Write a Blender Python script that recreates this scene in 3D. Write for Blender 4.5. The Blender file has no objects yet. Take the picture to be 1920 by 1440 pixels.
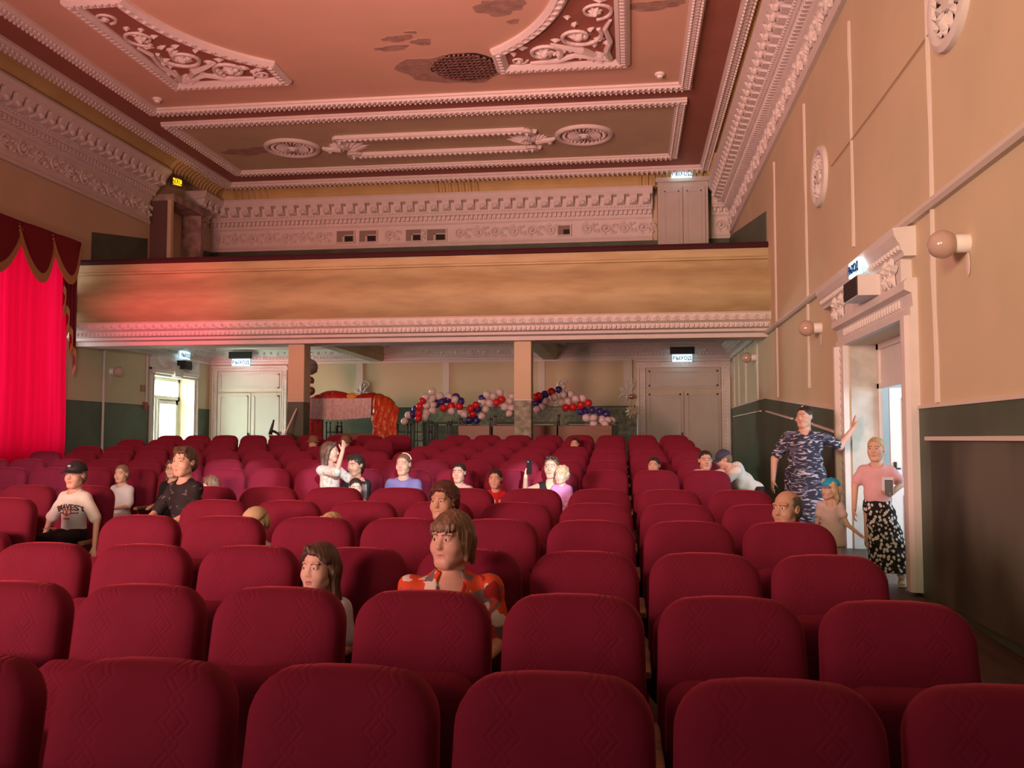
import bpy, math, random
import numpy as np
from mathutils import Vector, Matrix

SC = bpy.context.scene
COL = SC.collection
rnd = random.Random(7)

# ------------------------------------------------------------------ camera
HC = 1.68
F_PX, YAW, PITCH = 1713.0, math.radians(7.43), math.radians(3.43)
_cy, _sy, _cp, _sp = math.cos(YAW), math.sin(YAW), math.cos(PITCH), math.sin(PITCH)
FWD = Vector((-_sy * _cp, _cy * _cp, _sp))
RIGHT = Vector((_cy, _sy, 0))
UP = RIGHT.cross(FWD)
cam = bpy.data.cameras.new('camera')
cam.sensor_width = 36
cam.lens = F_PX / 1920 * 36
cam.clip_end = 200
cam_ob = bpy.data.objects.new('camera', cam)
COL.objects.link(cam_ob)
cam_ob.matrix_world = Matrix(((RIGHT.x, UP.x, -FWD.x, 0), (RIGHT.y, UP.y, -FWD.y, 0), (RIGHT.z, UP.z, -FWD.z, HC), (0, 0, 0, 1)))
SC.camera = cam_ob

# ------------------------------------------------------------------ colour management, world
SC.view_settings.view_transform = 'Standard'
SC.view_settings.look = 'None'
SC.view_settings.exposure = 0.0
SC.view_settings.gamma = 1.0
SC.view_settings.use_curve_mapping = False
world = bpy.data.worlds.new('world')
SC.world = world
world.use_nodes = True
world.node_tree.nodes['Background'].inputs[0].default_value = (1.0, 0.74, 0.66, 1)
world.node_tree.nodes['Background'].inputs[1].default_value = 0.44

# ------------------------------------------------------------------ lamps of the hall
def lamp(name, kind, loc, target, energy, color, size=1.0, size_y=None, angle=60, blend=0.6):
    l = bpy.data.lights.new(name, kind)
    l.energy = energy
    l.color = color
    if kind == 'AREA':
        l.shape = 'RECTANGLE'
        l.size = size
        l.size_y = size_y or size
    elif kind == 'SPOT':
        l.spot_size = math.radians(angle)
        l.spot_blend = blend
        l.shadow_soft_size = size
    o = bpy.data.objects.new(name, l)
    COL.objects.link(o)
    o.location = loc
    d = Vector(target) - Vector(loc)
    o.rotation_euler = d.to_track_quat('-Z', 'Y').to_euler()
    return o

# stage lanterns behind the camera: warm wash over ceiling, walls and balcony
lamp('stage_wash_warm', 'SPOT', (-5.5, -5.5, 3.4), (-3.0, 18.0, 4.5), 5200, (1.0, 0.62, 0.38), 1.6, angle=50, blend=1.0)
lamp('stage_wash_pink', 'SPOT', (-9.5, -4.0, 3.2), (2.7, 14.0, 5.8), 9300, (1.0, 0.48, 0.44), 1.5, angle=64, blend=1.0)
lamp('stage_ceiling_red', 'SPOT', (-5.0, 2.0, 1.9), (-4.4, 13.5, 8.85), 7200, (1.0, 0.38, 0.34), 0.8, angle=70, blend=1.0)
lamp('stage_spot_red', 'SPOT', (-6.5, -4.0, 2.4), (-9.5, 18.0, 4.35), 14500, (1.0, 0.02, 0.11), 0.12, angle=9, blend=1.0)
lamp('stage_spot_red_wide', 'SPOT', (-6.5, -4.0, 2.4), (-8.6, 18.0, 4.1), 4200, (1.0, 0.07, 0.11), 0.3, angle=20, blend=1.0)
lamp('stage_wash_amber', 'SPOT', (-3.5, -4.5, 4.2), (2.7, 7.5, 4.6), 2600, (1.0, 0.86, 0.42), 0.8, angle=46, blend=1.0)
lamp('fill_spot_left', 'SPOT', (1.5, -5.0, 3.0), (-12.0, 22.0, 2.6), 3600, (1.0, 0.90, 0.80), 0.5, angle=17, blend=1.0)  # added fill to brighten the left wall under the balcony, no known lantern
# white projector beams on the middle of the seventh row and on the left hand group
for tx, ty, tz, e, an in ((-3.35, 10.3, 1.30, 900, 3.4), (-1.0, 10.3, 1.32, 1000, 3.0), (-2.35, 10.3, 1.22, 520, 4.2), (-4.55, 10.0, 1.30, 800, 4.0), (-7.3, 10.3, 1.25, 520, 5.0)):
    lamp('projector_beam', 'SPOT', (2.0, -4.5, 4.6), (tx, ty, tz), e * 15, (0.90, 0.95, 1.0), 0.05, angle=an, blend=0.5)
# daylight: window behind the red curtain, corridor behind the glazed door, corridor at the right door
lamp('window_daylight', 'AREA', (-12.75, 16.0, 3.4), (-5, 16.0, 3.4), 125, (1.0, 0.98, 0.95), 4.4, 4.6)
lamp('corridor_daylight_left', 'AREA', (-14.4, 23.6, 3.6), (-12.3, 22.9, 1.8), 2300, (0.93, 1.0, 0.93), 1.6, 2.2)
lamp('corridor_fill_left', 'AREA', (-13.95, 23.4, 4.12), (-13.95, 23.41, 0), 150, (0.95, 1.0, 0.93), 2.2, 4.5)  # added fill that brightens the corridor behind the pane, no known ceiling lamp
lamp('corridor_daylight_right', 'AREA', (5.2, 9.2, 2.6), (3.0, 10.6, 1.3), 130, (0.80, 0.93, 1.0), 1.4, 1.8)
# ------------------------------------------------------------------ materials
def nt(m):
    m.use_nodes = True
    return m.node_tree.nodes, m.node_tree.links

def M(name, rgb, rough=0.7, var=0.0, scale=6.0, bump=0.0, bscale=40.0, sheen=0.0, metal=0.0, emit=0.0, spec=0.4, rgb2=None, coord='Object', alpha=1.0, trans=0.0, stretch=(1, 1, 1), detail=4.0):
    m = bpy.data.materials.new(name)
    N, L = nt(m)
    b = N['Principled BSDF']
    b.inputs['Base Color'].default_value = (*rgb, 1)
    b.inputs['Roughness'].default_value = rough
    b.inputs['Metallic'].default_value = metal
    b.inputs['Specular IOR Level'].default_value = spec
    if sheen:
        b.inputs['Sheen Weight'].default_value = sheen
        b.inputs['Sheen Roughness'].default_value = 0.4
        b.inputs['Sheen Tint'].default_value = (min(1, rgb[0] * 1.6 + .1), rgb[1] + .05, rgb[2] + .08, 1)
    if emit:
        b.inputs['Emission Color'].default_value = (*rgb, 1)
        b.inputs['Emission Strength'].default_value = emit
    if trans:
        b.inputs['Transmission Weight'].default_value = trans
    if var or bump or rgb2:
        tc = N.new('ShaderNodeTexCoord')
        mp = N.new('ShaderNodeMapping')
        mp.inputs['Scale'].default_value = stretch
        L.new(tc.outputs[coord], mp.inputs[0])
    if var or rgb2:
        nz = N.new('ShaderNodeTexNoise')
        nz.inputs['Scale'].default_value = scale
        nz.inputs['Detail'].default_value = detail
        L.new(mp.outputs[0], nz.inputs['Vector'])
        cr = N.new('ShaderNodeValToRGB')
        c2 = rgb2 or tuple(c * (1 - var) for c in rgb)
        cr.color_ramp.elements[0].position = 0.35
        cr.color_ramp.elements[1].position = 0.65
        cr.color_ramp.elements[0].color = (*c2, 1)
        cr.color_ramp.elements[1].color = (*rgb, 1)
        L.new(nz.outputs['Fac'], cr.inputs[0])
        L.new(cr.outputs[0], b.inputs['Base Color'])
    if bump:
        n2 = N.new('ShaderNodeTexNoise')
        n2.inputs['Scale'].default_value = bscale
        n2.inputs['Detail'].default_value = 3
        L.new(mp.outputs[0], n2.inputs['Vector'])
        bp = N.new('ShaderNodeBump')
        bp.inputs['Strength'].default_value = bump
        bp.inputs['Distance'].default_value = 0.02
        L.new(n2.outputs['Fac'], bp.inputs['Height'])
        L.new(bp.outputs[0], b.inputs['Normal'])
    return m

WALL = M('wall_cream_paint', (0.64, 0.53, 0.37), 0.75, var=0.10, scale=0.9, bump=0.06, bscale=3, rgb2=(0.58, 0.50, 0.34))
GREEN = M('wainscot_green_paint', (0.084, 0.118, 0.082), 0.5, var=0.25, scale=2.0, bump=0.08, bscale=5)
MARBLE = M('wainscot_green_marbled', (0.34, 0.36, 0.27), 0.6, rgb2=(0.15, 0.165, 0.12), scale=9.0)
PLASTER = M('plaster_white', (0.72, 0.68, 0.66), 0.65, var=0.06, scale=4)
COVE = M('cove_ochre', (0.56, 0.43, 0.19), 0.75, var=0.15, scale=1.5)
CEIL_A = M('ceiling_salmon', (0.74, 0.50, 0.38), 0.8, var=0.10, scale=0.8, rgb2=(0.68, 0.48, 0.34))
CEIL_B = M('ceiling_terracotta', (0.36, 0.15, 0.11), 0.8, var=0.12, scale=1.2)
CEIL_C = M('ceiling_tan', (0.60, 0.50, 0.34), 0.8, var=0.10, scale=1.2)
CEIL_U = M('ceiling_under_balcony', (0.60, 0.55, 0.46), 0.8, var=0.1, scale=1.0)
FLOORM = M('floor_boards', (0.10, 0.065, 0.045), 0.5, var=0.4, scale=3, stretch=(8, .6, 1))
BALC = M('balcony_paint', (0.47, 0.40, 0.22), 0.7, rgb2=(0.39, 0.31, 0.165), scale=1.3, stretch=(1, 1, 5), bump=0.15, bscale=2)
DOORW = M('door_white_paint', (0.66, 0.64, 0.61), 0.45, var=0.05, scale=2)
DOORG = M('door_grey_paint', (0.50, 0.47, 0.43), 0.5, var=0.08, scale=2)
REVEAL = M('reveal_worn_plaster', (0.62, 0.62, 0.58), 0.8, rgb2=(0.44, 0.44, 0.40), scale=3.5, bump=.2, bscale=8)
BLACK = M('black_plastic', (0.015, 0.015, 0.017), 0.4)
DARKMETAL = M('dark_steel', (0.025, 0.018, 0.018), 0.45, metal=.3)
PIPE = M('pipe_white_paint', (0.66, 0.60, 0.55), 0.6)
MAROON = M('maroon_plush', (0.045, 0.008, 0.012), 0.9, sheen=.3)
WHITEP = M('white_plastic', (0.8, 0.8, 0.78), 0.35)
CORR = M('corridor_pale_green', (0.80, 0.86, 0.74), 0.8)
CORRB = M('corridor_blue', (0.50, 0.68, 0.82), 0.7)
CORRW = M('corridor_white', (0.74, 0.80, 0.84), 0.7)

# ------------------------------------------------------------------ mesh builder
class MB:
    def __init__(s):
        s.v = []; s.f = []; s.mi = []; s.m = 0
    def add(s, vs, fs, xf=None):
        o = len(s.v)
        if xf is not None:
            vs = [tuple(xf(*p)) for p in vs]
        s.v += [tuple(p) for p in vs]
        s.f += [tuple(i + o for i in f) for f in fs]
        s.mi += [s.m] * len(fs)
        return s
    def box(s, x0, x1, y0, y1, z0, z1, xf=None):
        vs = [(x, y, z) for z in (z0, z1) for y in (y0, y1) for x in (x0, x1)]
        return s.add(vs, [(0, 2, 3, 1), (4, 5, 7, 6), (0, 1, 5, 4), (2, 6, 7, 3), (0, 4, 6, 2), (1, 3, 7, 5)], xf)
    def prism(s, prof, u0, u1, xf, cap=True, closed=True):
        """profile points (a, b) swept along u; xf(u, a, b) -> xyz"""
        n = len(prof)
        vs = [xf(u, a, b) for u in (u0, u1) for a, b in prof]
        m = n if closed else n - 1
        fs = [(i, (i + 1) % n, n + (i + 1) % n, n + i) for i in range(m)]
        if cap and closed:
            fs += [tuple(range(n - 1, -1, -1)), tuple(range(n, 2 * n))]
        return s.add(vs, fs)
    def tube(s, path, r, n=6, cap=True, xf=None):
        P = [Vector(p) for p in path]
        R = r if isinstance(r, (list, tuple)) else [r] * len(P)
        vs = []; t0 = None
        ref = None
        for i, p in enumerate(P):
            t = (P[min(i + 1, len(P) - 1)] - P[max(i - 1, 0)]).normalized()
            if ref is None:
                ref = Vector((0, 0, 1)) if abs(t.z) < .9 else Vector((1, 0, 0))
            a = (ref - t * ref.dot(t))
            a = a.normalized() if a.length > 1e-6 else t.orthogonal().normalized()
            ref = a
            b = t.cross(a)
            for k in range(n):
                an = 2 * math.pi * k / n
                vs.append(p + (a * math.cos(an) + b * math.sin(an)) * R[i])
        fs = []
        for i in range(len(P) - 1):
            for k in range(n):
                fs.append((i * n + k, i * n + (k + 1) % n, (i + 1) * n + (k + 1) % n, (i + 1) * n + k))
        if cap:
            fs += [tuple(range(n - 1, -1, -1)), tuple(range((len(P) - 1) * n, len(P) * n))]
        return s.add(vs, fs, xf)
    def ball(s, c, r, nu=10, nv=7, xf=None, squash=None):
        rx, ry, rz = r if isinstance(r, (list, tuple)) else (r, r, r)
        vs = [(c[0], c[1], c[2] + rz)]
        for j in range(1, nv):
            ph = math.pi * j / nv
            for i in range(nu):
                th = 2 * math.pi * i / nu
                vs.append((c[0] + rx * math.sin(ph) * math.cos(th), c[1] + ry * math.sin(ph) * math.sin(th), c[2] + rz * math.cos(ph)))
        vs.append((c[0], c[1], c[2] - rz))
        fs = [(0, 1 + i, 1 + (i + 1) % nu) for i in range(nu)]
        for j in range(nv - 2):
            for i in range(nu):
                a = 1 + j * nu
                fs.append((a + i, a + nu + i, a + nu + (i + 1) % nu, a + (i + 1) % nu))
        a = 1 + (nv - 2) * nu
        fs += [(a + i, len(vs) - 1, a + (i + 1) % nu) for i in range(nu)]
        return s.add(vs, fs, xf)
    def lathe(s, prof, n=20, xf=None):
        """profile (r, z) around z"""
        vs = []; fs = []
        for r, z in prof:
            for k in range(n):
                a = 2 * math.pi * k / n
                vs.append((r * math.cos(a), r * math.sin(a), z))
        for i in range(len(prof) - 1):
            for k in range(n):
                fs.append((i * n + k, i * n + (k + 1) % n, (i + 1) * n + (k + 1) % n, (i + 1) * n + k))
        return s.add(vs, fs, xf)
    def build(s, name, mats, parent=None, smooth=False, loc=None, angle=None):
        me = bpy.data.meshes.new(name)
        me.from_pydata(s.v, [], s.f)
        for m in (mats if isinstance(mats, (list, tuple)) else [mats]):
            me.materials.append(m)
        if any(s.mi):
            me.polygons.foreach_set('material_index', s.mi)
        if smooth:
            me.polygons.foreach_set('use_smooth', [True] * len(me.polygons))
        me.update()
        if angle:
            me.set_sharp_from_angle(angle=math.radians(angle))
        return link(name, me, parent, loc)

def link(name, me, parent=None, loc=None):
    o = bpy.data.objects.new(name, me)
    COL.objects.link(o)
    if loc:
        o.location = loc
    if parent is not None:
        o.parent = parent
    return o

def tag(o, label, cat, group=None):
    o['label'] = label; o['category'] = cat
    if group: o['group'] = group
    return o

def thing(name, label, cat, loc=(0, 0, 0), rotz=0.0, group=None):
    o = bpy.data.objects.new(name, None)
    o.empty_display_size = .1
    COL.objects.link(o)
    o.location = loc
    o.rotation_euler = (0, 0, rotz)
    return tag(o, label, cat, group)

def struct(o, label=None):
    o['kind'] = 'structure'
    if label: o['label'] = label
    return o

def bevelmod(o, w=0.01, seg=2):
    m = o.modifiers.new('bevel', 'BEVEL')
    m.width = w; m.segments = seg; m.limit_method = 'ANGLE'
    return o

def pix(x, y):
    return FWD * F_PX + RIGHT * (x - 960) - UP * (y - 720)
def at(x, y, Y):
    r = pix(x, y); r = r * (Y / r.y)
    return Vector((r.x, r.y, r.z + HC))
def atx(x, y, X):
    r = pix(x, y); r = r * (X / r.x)
    return Vector((r.x, r.y, r.z + HC))
def atz(x, y, Z):
    r = pix(x, y); r = r * ((Z - HC) / r.z)
    return Vector((r.x, r.y, Z))

_FY = [-9, 2.4, 4.5, 5.5, 6.6, 7.7, 10.6, 11.85, 13.1, 14.2, 15.6, 17.0, 17.5, 30]
_FZ = [0, 0, .065, .119, .146, .188, .247, .328, .419, .493, .60, .68, .70, .70]
def fz(y):
    return float(np.interp(y, _FY, _FZ))

XR, XL, YB, YF, ZC = 2.70, -12.15, 25.15, -7.0, 8.85
# ------------------------------------------------------------------ room shell
b = MB()
ys = [YF] + [y for y in _FY if YF < y < YB] + [YB + .3]
for i in range(len(ys) - 1):
    y0, y1 = ys[i], ys[i + 1]
    z0, z1 = fz(y0), fz(y1)
    b.add([(XL - .5, y0, z0), (XR + .45, y0, z0), (XR + .45, y1, z1), (XL - .5, y1, z1), (XL - .5, y0, -.3), (XR + .45, y0, -.3), (XR + .45, y1, -.3), (XL - .5, y1, -.3)],
          [(0, 1, 2, 3), (7, 6, 5, 4), (0, 4, 5, 1), (2, 6, 7, 3), (1, 5, 6, 2), (3, 7, 4, 0)])
struct(b.build('floor', FLOORM))

DR0, DR1, DRT = 9.38, 11.84, 2.85          # right doorway
b = MB()
b.box(XR, XR + .38, YF, DR0, -.3, 9.3)
b.box(XR, XR + .38, DR1, YB + .3, -.3, 9.3)
b.box(XR, XR + .38, DR0, DR1, DRT, 9.3)
struct(b.build('wall_right', WALL))
DL0, DL1, DLT = 22.0, 24.15, 3.33           # left doorway
WY0, WY1, WZ0, WZ1 = 13.6, 18.25, 1.5, 5.6  # window behind curtain
b = MB()
b.box(XL - .45, XL, YF, WY0, -.3, 9.3)
b.box(XL - .45, XL, WY1, DL0, -.3, 9.3)
b.box(XL - .45, XL, DL1, YB + .3, -.3, 9.3)
b.box(XL - .45, XL, DL0, DL1, DLT, 9.3)
b.box(XL - .45, XL, WY0, WY1, WZ1, 9.3)
b.box(XL - .45, XL, WY0, WY1, -.3, WZ0)
struct(b.build('wall_left', WALL))
b = MB()
b.box(XL - .45, XR + .38, YB, YB + .3, -.3, 9.3)
struct(b.build('wall_back', WALL))

# ceiling: flat fields of different paint
b = MB()
def cz(x0, x1, y0, y1, mi, z=ZC):
    b.m = mi
    b.box(x0, x1, y0, y1, z, z + .2)
IX0, IX1, IY1 = -10.28, 1.13, 18.4         # inner big field
OX0, OX1, OY1 = -11.18, 1.97, 24.1         # outer moulding
SX0, SX1, SY0, SY1 = -10.42, 1.10, 19.25, 23.05
cz(IX0, IX1, YF, IY1, 0)
cz(SX0, SX1, SY0, SY1, 2)
cz(OX0, IX0, YF, IY1, 1); cz(IX1, OX1, YF, IY1, 1)
cz(OX0, OX1, IY1, SY0, 1); cz(OX0, OX1, SY1, OY1, 1)
cz(OX0, SX0, SY0, SY1, 1); cz(SX1, OX1, SY0, SY1, 1)
cz(XL - .45, OX0, YF, YB + .3, 3); cz(OX1, XR + .38, YF, YB + .3, 3); cz(OX0, OX1, OY1, YB + .3, 3)
struct(b.build('ceiling', [CEIL_A, CEIL_B, CEIL_C, COVE]))

# ------------------------------------------------------------------ ornament tiles, drawn in (u along, v up, w out)
def scroll(mb, u, v, size, turn, xf, r=.02, flip=1, turns=1.6, n=22):
    pts = []; rr = []
    for i in range(n):
        t = i / (n - 1)
        a = turn + flip * t * turns * 2 * math.pi
        q = size * (1 - .8 * t)
        pts.append((u + q * math.cos(a), v + q * math.sin(a), r * (.5 + .6 * t)))
        rr.append(r * (1 - .35 * t))
    mb.tube([xf(*p) for p in pts], rr, 5)
    mb.ball((u, v, r), (size * .26, size * .26, r * 1.6), 7, 5, xf)

def leaf(mb, u, v, a, ln, wd, xf, h=.035):
    ca, sa = math.cos(a), math.sin(a)
    vs = [(0, 0, .0), (.35, .5, .1), (.7, .42, .12), (1, 0, .05), (.7, -.42, .12), (.35, -.5, .1), (.45, 0, 1)]
    vs = [(u + ca * p[0] * ln - sa * p[1] * wd, v + sa * p[0] * ln + ca * p[1] * wd, p[2] * h + .003) for p in vs]
    mb.add(vs, [(0, 6, 1), (1, 6, 2), (2, 6, 3), (3, 6, 4), (4, 6, 5), (5, 6, 0)], xf)

def frieze(mb, u0, u1, v0, v1, xf, tile, skip=()):
    n = max(1, round(abs(u1 - u0) / tile))
    du = (u1 - u0) / n
    h = v1 - v0
    for i in range(n):
        uc = u0 + (i + .5) * du
        if any(a < uc < c for a, c in skip):
            continue
        s = 1 if i % 2 else -1
        vc = (v0 + v1) / 2
        scroll(mb, uc, vc, h * .36, math.pi / 2 * s, xf, r=h * .09, flip=s)
        leaf(mb, uc + du * .32, vc - s * h * .05, s * math.pi / 2, h * .46, h * .26, xf, .07)
        leaf(mb, uc + du * .5, vc - s * h * .3, s * math.pi * .30, h * .40, h * .24, xf, .07)
        leaf(mb, uc + du * .5, vc - s * h * .3, s * math.pi * .70, h * .40, h * .24, xf, .07)
        leaf(mb, uc - du * .3, vc + s * h * .3, -s * math.pi * .2, h * .36, h * .2, xf, .06)
        mb.ball((uc + du * .5, vc + s * h * .28, .02), (h * .11, h * .11, .05), 6, 4, xf)

def cornice(name, u0, u1, xf, skip=(), solid_skip=()):
    """xf(u, v, w): v height, w out from wall"""
    mb = MB()
    segs = []
    a = u0
    for s0, s1 in sorted(solid_skip):
        segs.append((a, s0)); a = s1
    segs.append((a, u1))
    prof = [(0, 7.12), (.07, 7.12), (.09, 7.17), (.06, 7.22), (.05, 7.26), (.05, 7.72), (.10, 7.76), (.12, 7.80), (.13, 7.93), (.24, 7.95), (.27, 8.02), (.30, 8.06), (.32, 8.28), (.56, 8.30), (.60, 8.36), (.64, 8.44), (.62, 8.50), (0, 8.50)]
    for s0, s1 in segs:
        mb.prism(prof, s0, s1, lambda u, w, v: xf(u, v, w))
        frieze(mb, s0, s1, 7.27, 7.71, lambda u, v, w: xf(u, v, .05 + w), .52, skip)
        n = int(abs(s1 - s0) / .13)
        for i in range(n):                                # dentils
            u = s0 + (i + .5) * (s1 - s0) / n
            mb.box(u - .035, u + .035, 7.83, 7.94, .12, .22, xf)
        n = int(abs(s1 - s0) / .34)
        for i in range(n):                                # leaf brackets under the crown
            u = s0 + (i + .5) * (s1 - s0) / n
            q = [(.28, 8.06), (.42, 8.08), (.50, 8.16), (.55, 8.27), (.57, 8.30), (.28, 8.30)]
            mb.prism(q, u - .10, u + .10, lambda a_, w, v: xf(a_, v, w))
            mb.ball((u, 8.13, .50), (.085, .07, .05), 7, 5, xf)
        n = int(abs(s1 - s0) / .10)
        for i in range(n):                                # bead row
            u = s0 + (i + .5) * (s1 - s0) / n
            mb.box(u - .028, u + .028, 8.005, 8.05, .27, .31, xf)
    return struct(mb.build(name, PLASTER))

XFR = lambda u, v, w: (XR - w, u, v)
XFL = lambda u, v, w: (XL + w, u, v)
XFB = lambda u, v, w: (u, YB - w, v)
cornice('trim_1', YF, YB - .64, XFR)['label'] = 'plaster cornice along the right wall'
cornice('trim_2', YF, YB - .64, XFL, solid_skip=[(21.55, 23.45)])['label'] = 'plaster cornice along the left wall'
holes = [(-8.08, .25, 7.46), (-7.41, .25, 7.45), (-6.08, .22, 7.44), (-5.42, .27, 7.43), (-1.81, .17, 7.46)]
cornice('trim_3', XL, XR, XFB, skip=[(x - w - .06, x + w + .06) for x, w, z in holes], solid_skip=[(.62, 2.2)])['label'] = 'plaster cornice above the balcony on the back wall'

# cove between cornice and ceiling, with flutes
def cove(name, u0, u1, xf, wtop, flutes):
    mb = MB()
    prof = [(.50, 8.49)]
    for i in range(9):
        t = i / 8 * math.pi / 2
        prof.append((.50 + (wtop - .50) * (1 - math.cos(t)), 8.50 + (ZC - 8.50) * math.sin(t)))
    prof += [(.3, ZC + .02), (.3, 8.49)]
    mb.prism(prof, u0, u1, lambda u, w, v: xf(u, v, w))
    for a, c in flutes:
        n = int((c - a) / .17)
        for i in range(n):
            u = a + (i + .5) * (c - a) / n
            path = [xf(u, v - .012, w + .015) for w, v in prof[1:10]]
            mb.tube(path, .055, 6)
    return struct(mb.build(name, COVE, smooth=False))
cove('trim_4', YF, YB - .5, XFR, .74, [(22.6, 24.4)])
cove('trim_5', YF, YB - .5, XFL, .97, [(21.6, 24.2)])
cove('trim_6', XL + .5, XR - .5, XFB, 1.05, [(-11.3, -10.2), (-5.4, -4.1), (.2, 2.0)])

# ceiling mouldings
def moulding(name, runs, width, xfs=None, egg=.14, h=.09, label=None):
    """runs: list of ((x0,y0),(x1,y1)) centre lines on the ceiling"""
    mb = MB()
    for (x0, y0), (x1, y1) in runs:
        d = Vector((x1 - x0, y1 - y0)); ln = d.length; d /= ln
        nx, ny = -d.y, d.x
        xf = lambda u, w, v: (x0 + d.x * u + nx * w, y0 + d.y * u + ny * w, ZC - v)
        k = width / 2
        prof = [(-k, -.01), (-k, h * .5), (-k * .75, h * .6), (-k * .7, h), (-k * .4, h * 1.05), (-k * .35, h * .7), (k * .35, h * .7), (k * .4, h * 1.05), (k * .7, h), (k * .75, h * .6), (k, h * .5), (k, -.01)]
        e_ = k if abs(d.x) > .5 else -k
        mb.prism(prof, -e_, ln + e_, xf)
        n = max(1, int(ln / egg))
        for i in range(n):
            u = (i + .5) * ln / n
            e = egg * .32
            mb.box(u - e, u + e, -k * .33, k * .33, h * .6, h * 1.15, xf)
            mb.box(u - e * .5, u + e * .5, k * .42, k * .7, h, h * 1.35, xf)
            mb.box(u - e * .5, u + e * .5, -k * .7, -k * .42, h, h * 1.35, xf)
    return struct(mb.build(name, PLASTER), label)
moulding('trim_7', [((OX0, YF), (OX0, OY1)), ((OX0, OY1), (OX1, OY1)), ((OX1, OY1), (OX1, YF))], .26, egg=.13, h=.12, label='outer plaster moulding of the ceiling')
moulding('trim_8', [((IX0, YF), (IX0, IY1)), ((IX0, IY1), (IX1, IY1)), ((IX1, IY1), (IX1, YF))], .26, egg=.11, h=.10, label='inner plaster moulding of the ceiling')
moulding('trim_9', [((SX0, SY0), (SX1, SY0)), ((SX1, SY0), (SX1, SY1)), ((SX1, SY1), (SX0, SY1)), ((SX0, SY1), (SX0, SY0))], .24, egg=.12, h=.09, label='plaster frame moulding above the balcony')

XFC = lambda u, v, w: (u, v, ZC - w)
# corner spandrel panels of the ceiling
def spandrel(sx, label):
    cx, cy, R = -4.6, 13.4, 3.65
    t = thing('scroll_panel', label, 'ceiling panel', (cx, cy, ZC), 0, 'scroll panels in the ceiling corners')
    x0, x1, y0, y1 = 2.2, 4.5, .15, 3.7       # local quadrant
    arc = []
    for i in range(17):
        a = math.acos(min(1, x0 / R)) + (math.asin(y0 / R) - math.acos(x0 / R)) * i / 16
        arc.append((R * math.cos(a), R * math.sin(a)))
    poly = [(x1, y0), (x1, y1), (x0, y1)] + arc
    xf = lambda u, v, w: (sx * u, v, -w)
    mb = MB()
    n = len(poly)
    vs = [xf(*p, .012) for p in poly] + [xf(*p, .0) for p in poly]
    mb.add(vs, [tuple(range(n)), tuple(range(2 * n - 1, n - 1, -1))] + [(i, i + n, (i + 1) % n + n, (i + 1) % n) for i in range(n)])
    mb.build('field', CEIL_B, t)
    mb = MB()
    path = poly + [poly[0]]
    for i in range(n):
        p, q = Vector(path[i]), Vector(path[i + 1])
        d = (q - p); ln = d.length; d.normalize()
        nx, ny = -d.y, d.x
        f = lambda u, w, v: xf(p.x + d.x * u + nx * w, p.y + d.y * u + ny * w, v)
        mb.prism([(-.13, 0), (-.13, .05), (-.06, .11), (.0, .07), (.06, .11), (.13, .05), (.13, 0)], -.06, ln + .06, f)
        m = max(1, int(ln / .12))
        for k in range(m):
            u = (k + .5) * ln / m
            mb.box(u - .035, u + .035, -.04, .04, .06, .12, f)
    mb.build('frame', PLASTER, t)
    mb = MB()
    S = lambda u, v, size, tu, fl, r=.045: scroll(mb, u, v, size, tu, xf, r=r, flip=fl, turns=1.35, n=26)
    S(3.72, 2.45, .44, -.6, 1); S(3.05, 3.08, .36, .8, -1); S(4.05, 1.55, .32, 1.5, -1, .035); S(2.55, 3.38, .16, 0, 1, .03); S(4.25, .75, .2, 1.5, 1, .03)
    for c, k in (((3.72, 2.45), .17), ((3.05, 3.08), .15), ((4.05, 1.55), .1)):
        mb.ball((*c, .05), (k * .55, k * .55, .08), 9, 6, xf)
        for j in range(6):
            leaf(mb, *c, j * 1.05, k * 1.35, k * .8, xf, h=.08)
    mb.tube([xf(4.25, 3.45, .03), xf(3.95, 3.3, .05), xf(3.62, 3.2, .05), xf(3.3, 3.42, .04), xf(2.75, 3.5, .03)], [.07, .06, .055, .05, .03], 6)
    mb.tube([xf(4.25, 3.45, .03), xf(4.2, 3.1, .05), xf(4.28, 2.7, .05), xf(4.2, 2.2, .04), xf(4.3, 1.9, .03)], [.07, .06, .05, .045, .03], 6)
    mb.tube([xf(4.0, 3.32, .03), xf(3.75, 3.0, .05), xf(3.45, 2.85, .05), xf(3.2, 2.72, .03)], [.06, .07, .05, .03], 6)
    for q in range(64):
        u = rnd.uniform(2.5, 4.3); v = rnd.uniform(.7, 3.5)
        if math.hypot(u, v) < R + .28: continue
        leaf(mb, u, v, rnd.uniform(0, 6.28), rnd.uniform(.16, .32), .12, xf, h=.07)
    for j in range(7):
        leaf(mb, 4.2, 3.42, math.pi + j * .28 - .8, .34, .12, xf, h=.09)
    mb.build('scroll_ornament', PLASTER, t)
    return t
spandrel(1, 'red spandrel panel with white plaster scrolls at the right of the ceiling')
spandrel(-1, 'red spandrel panel with white plaster scrolls at the left of the ceiling')

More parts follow.
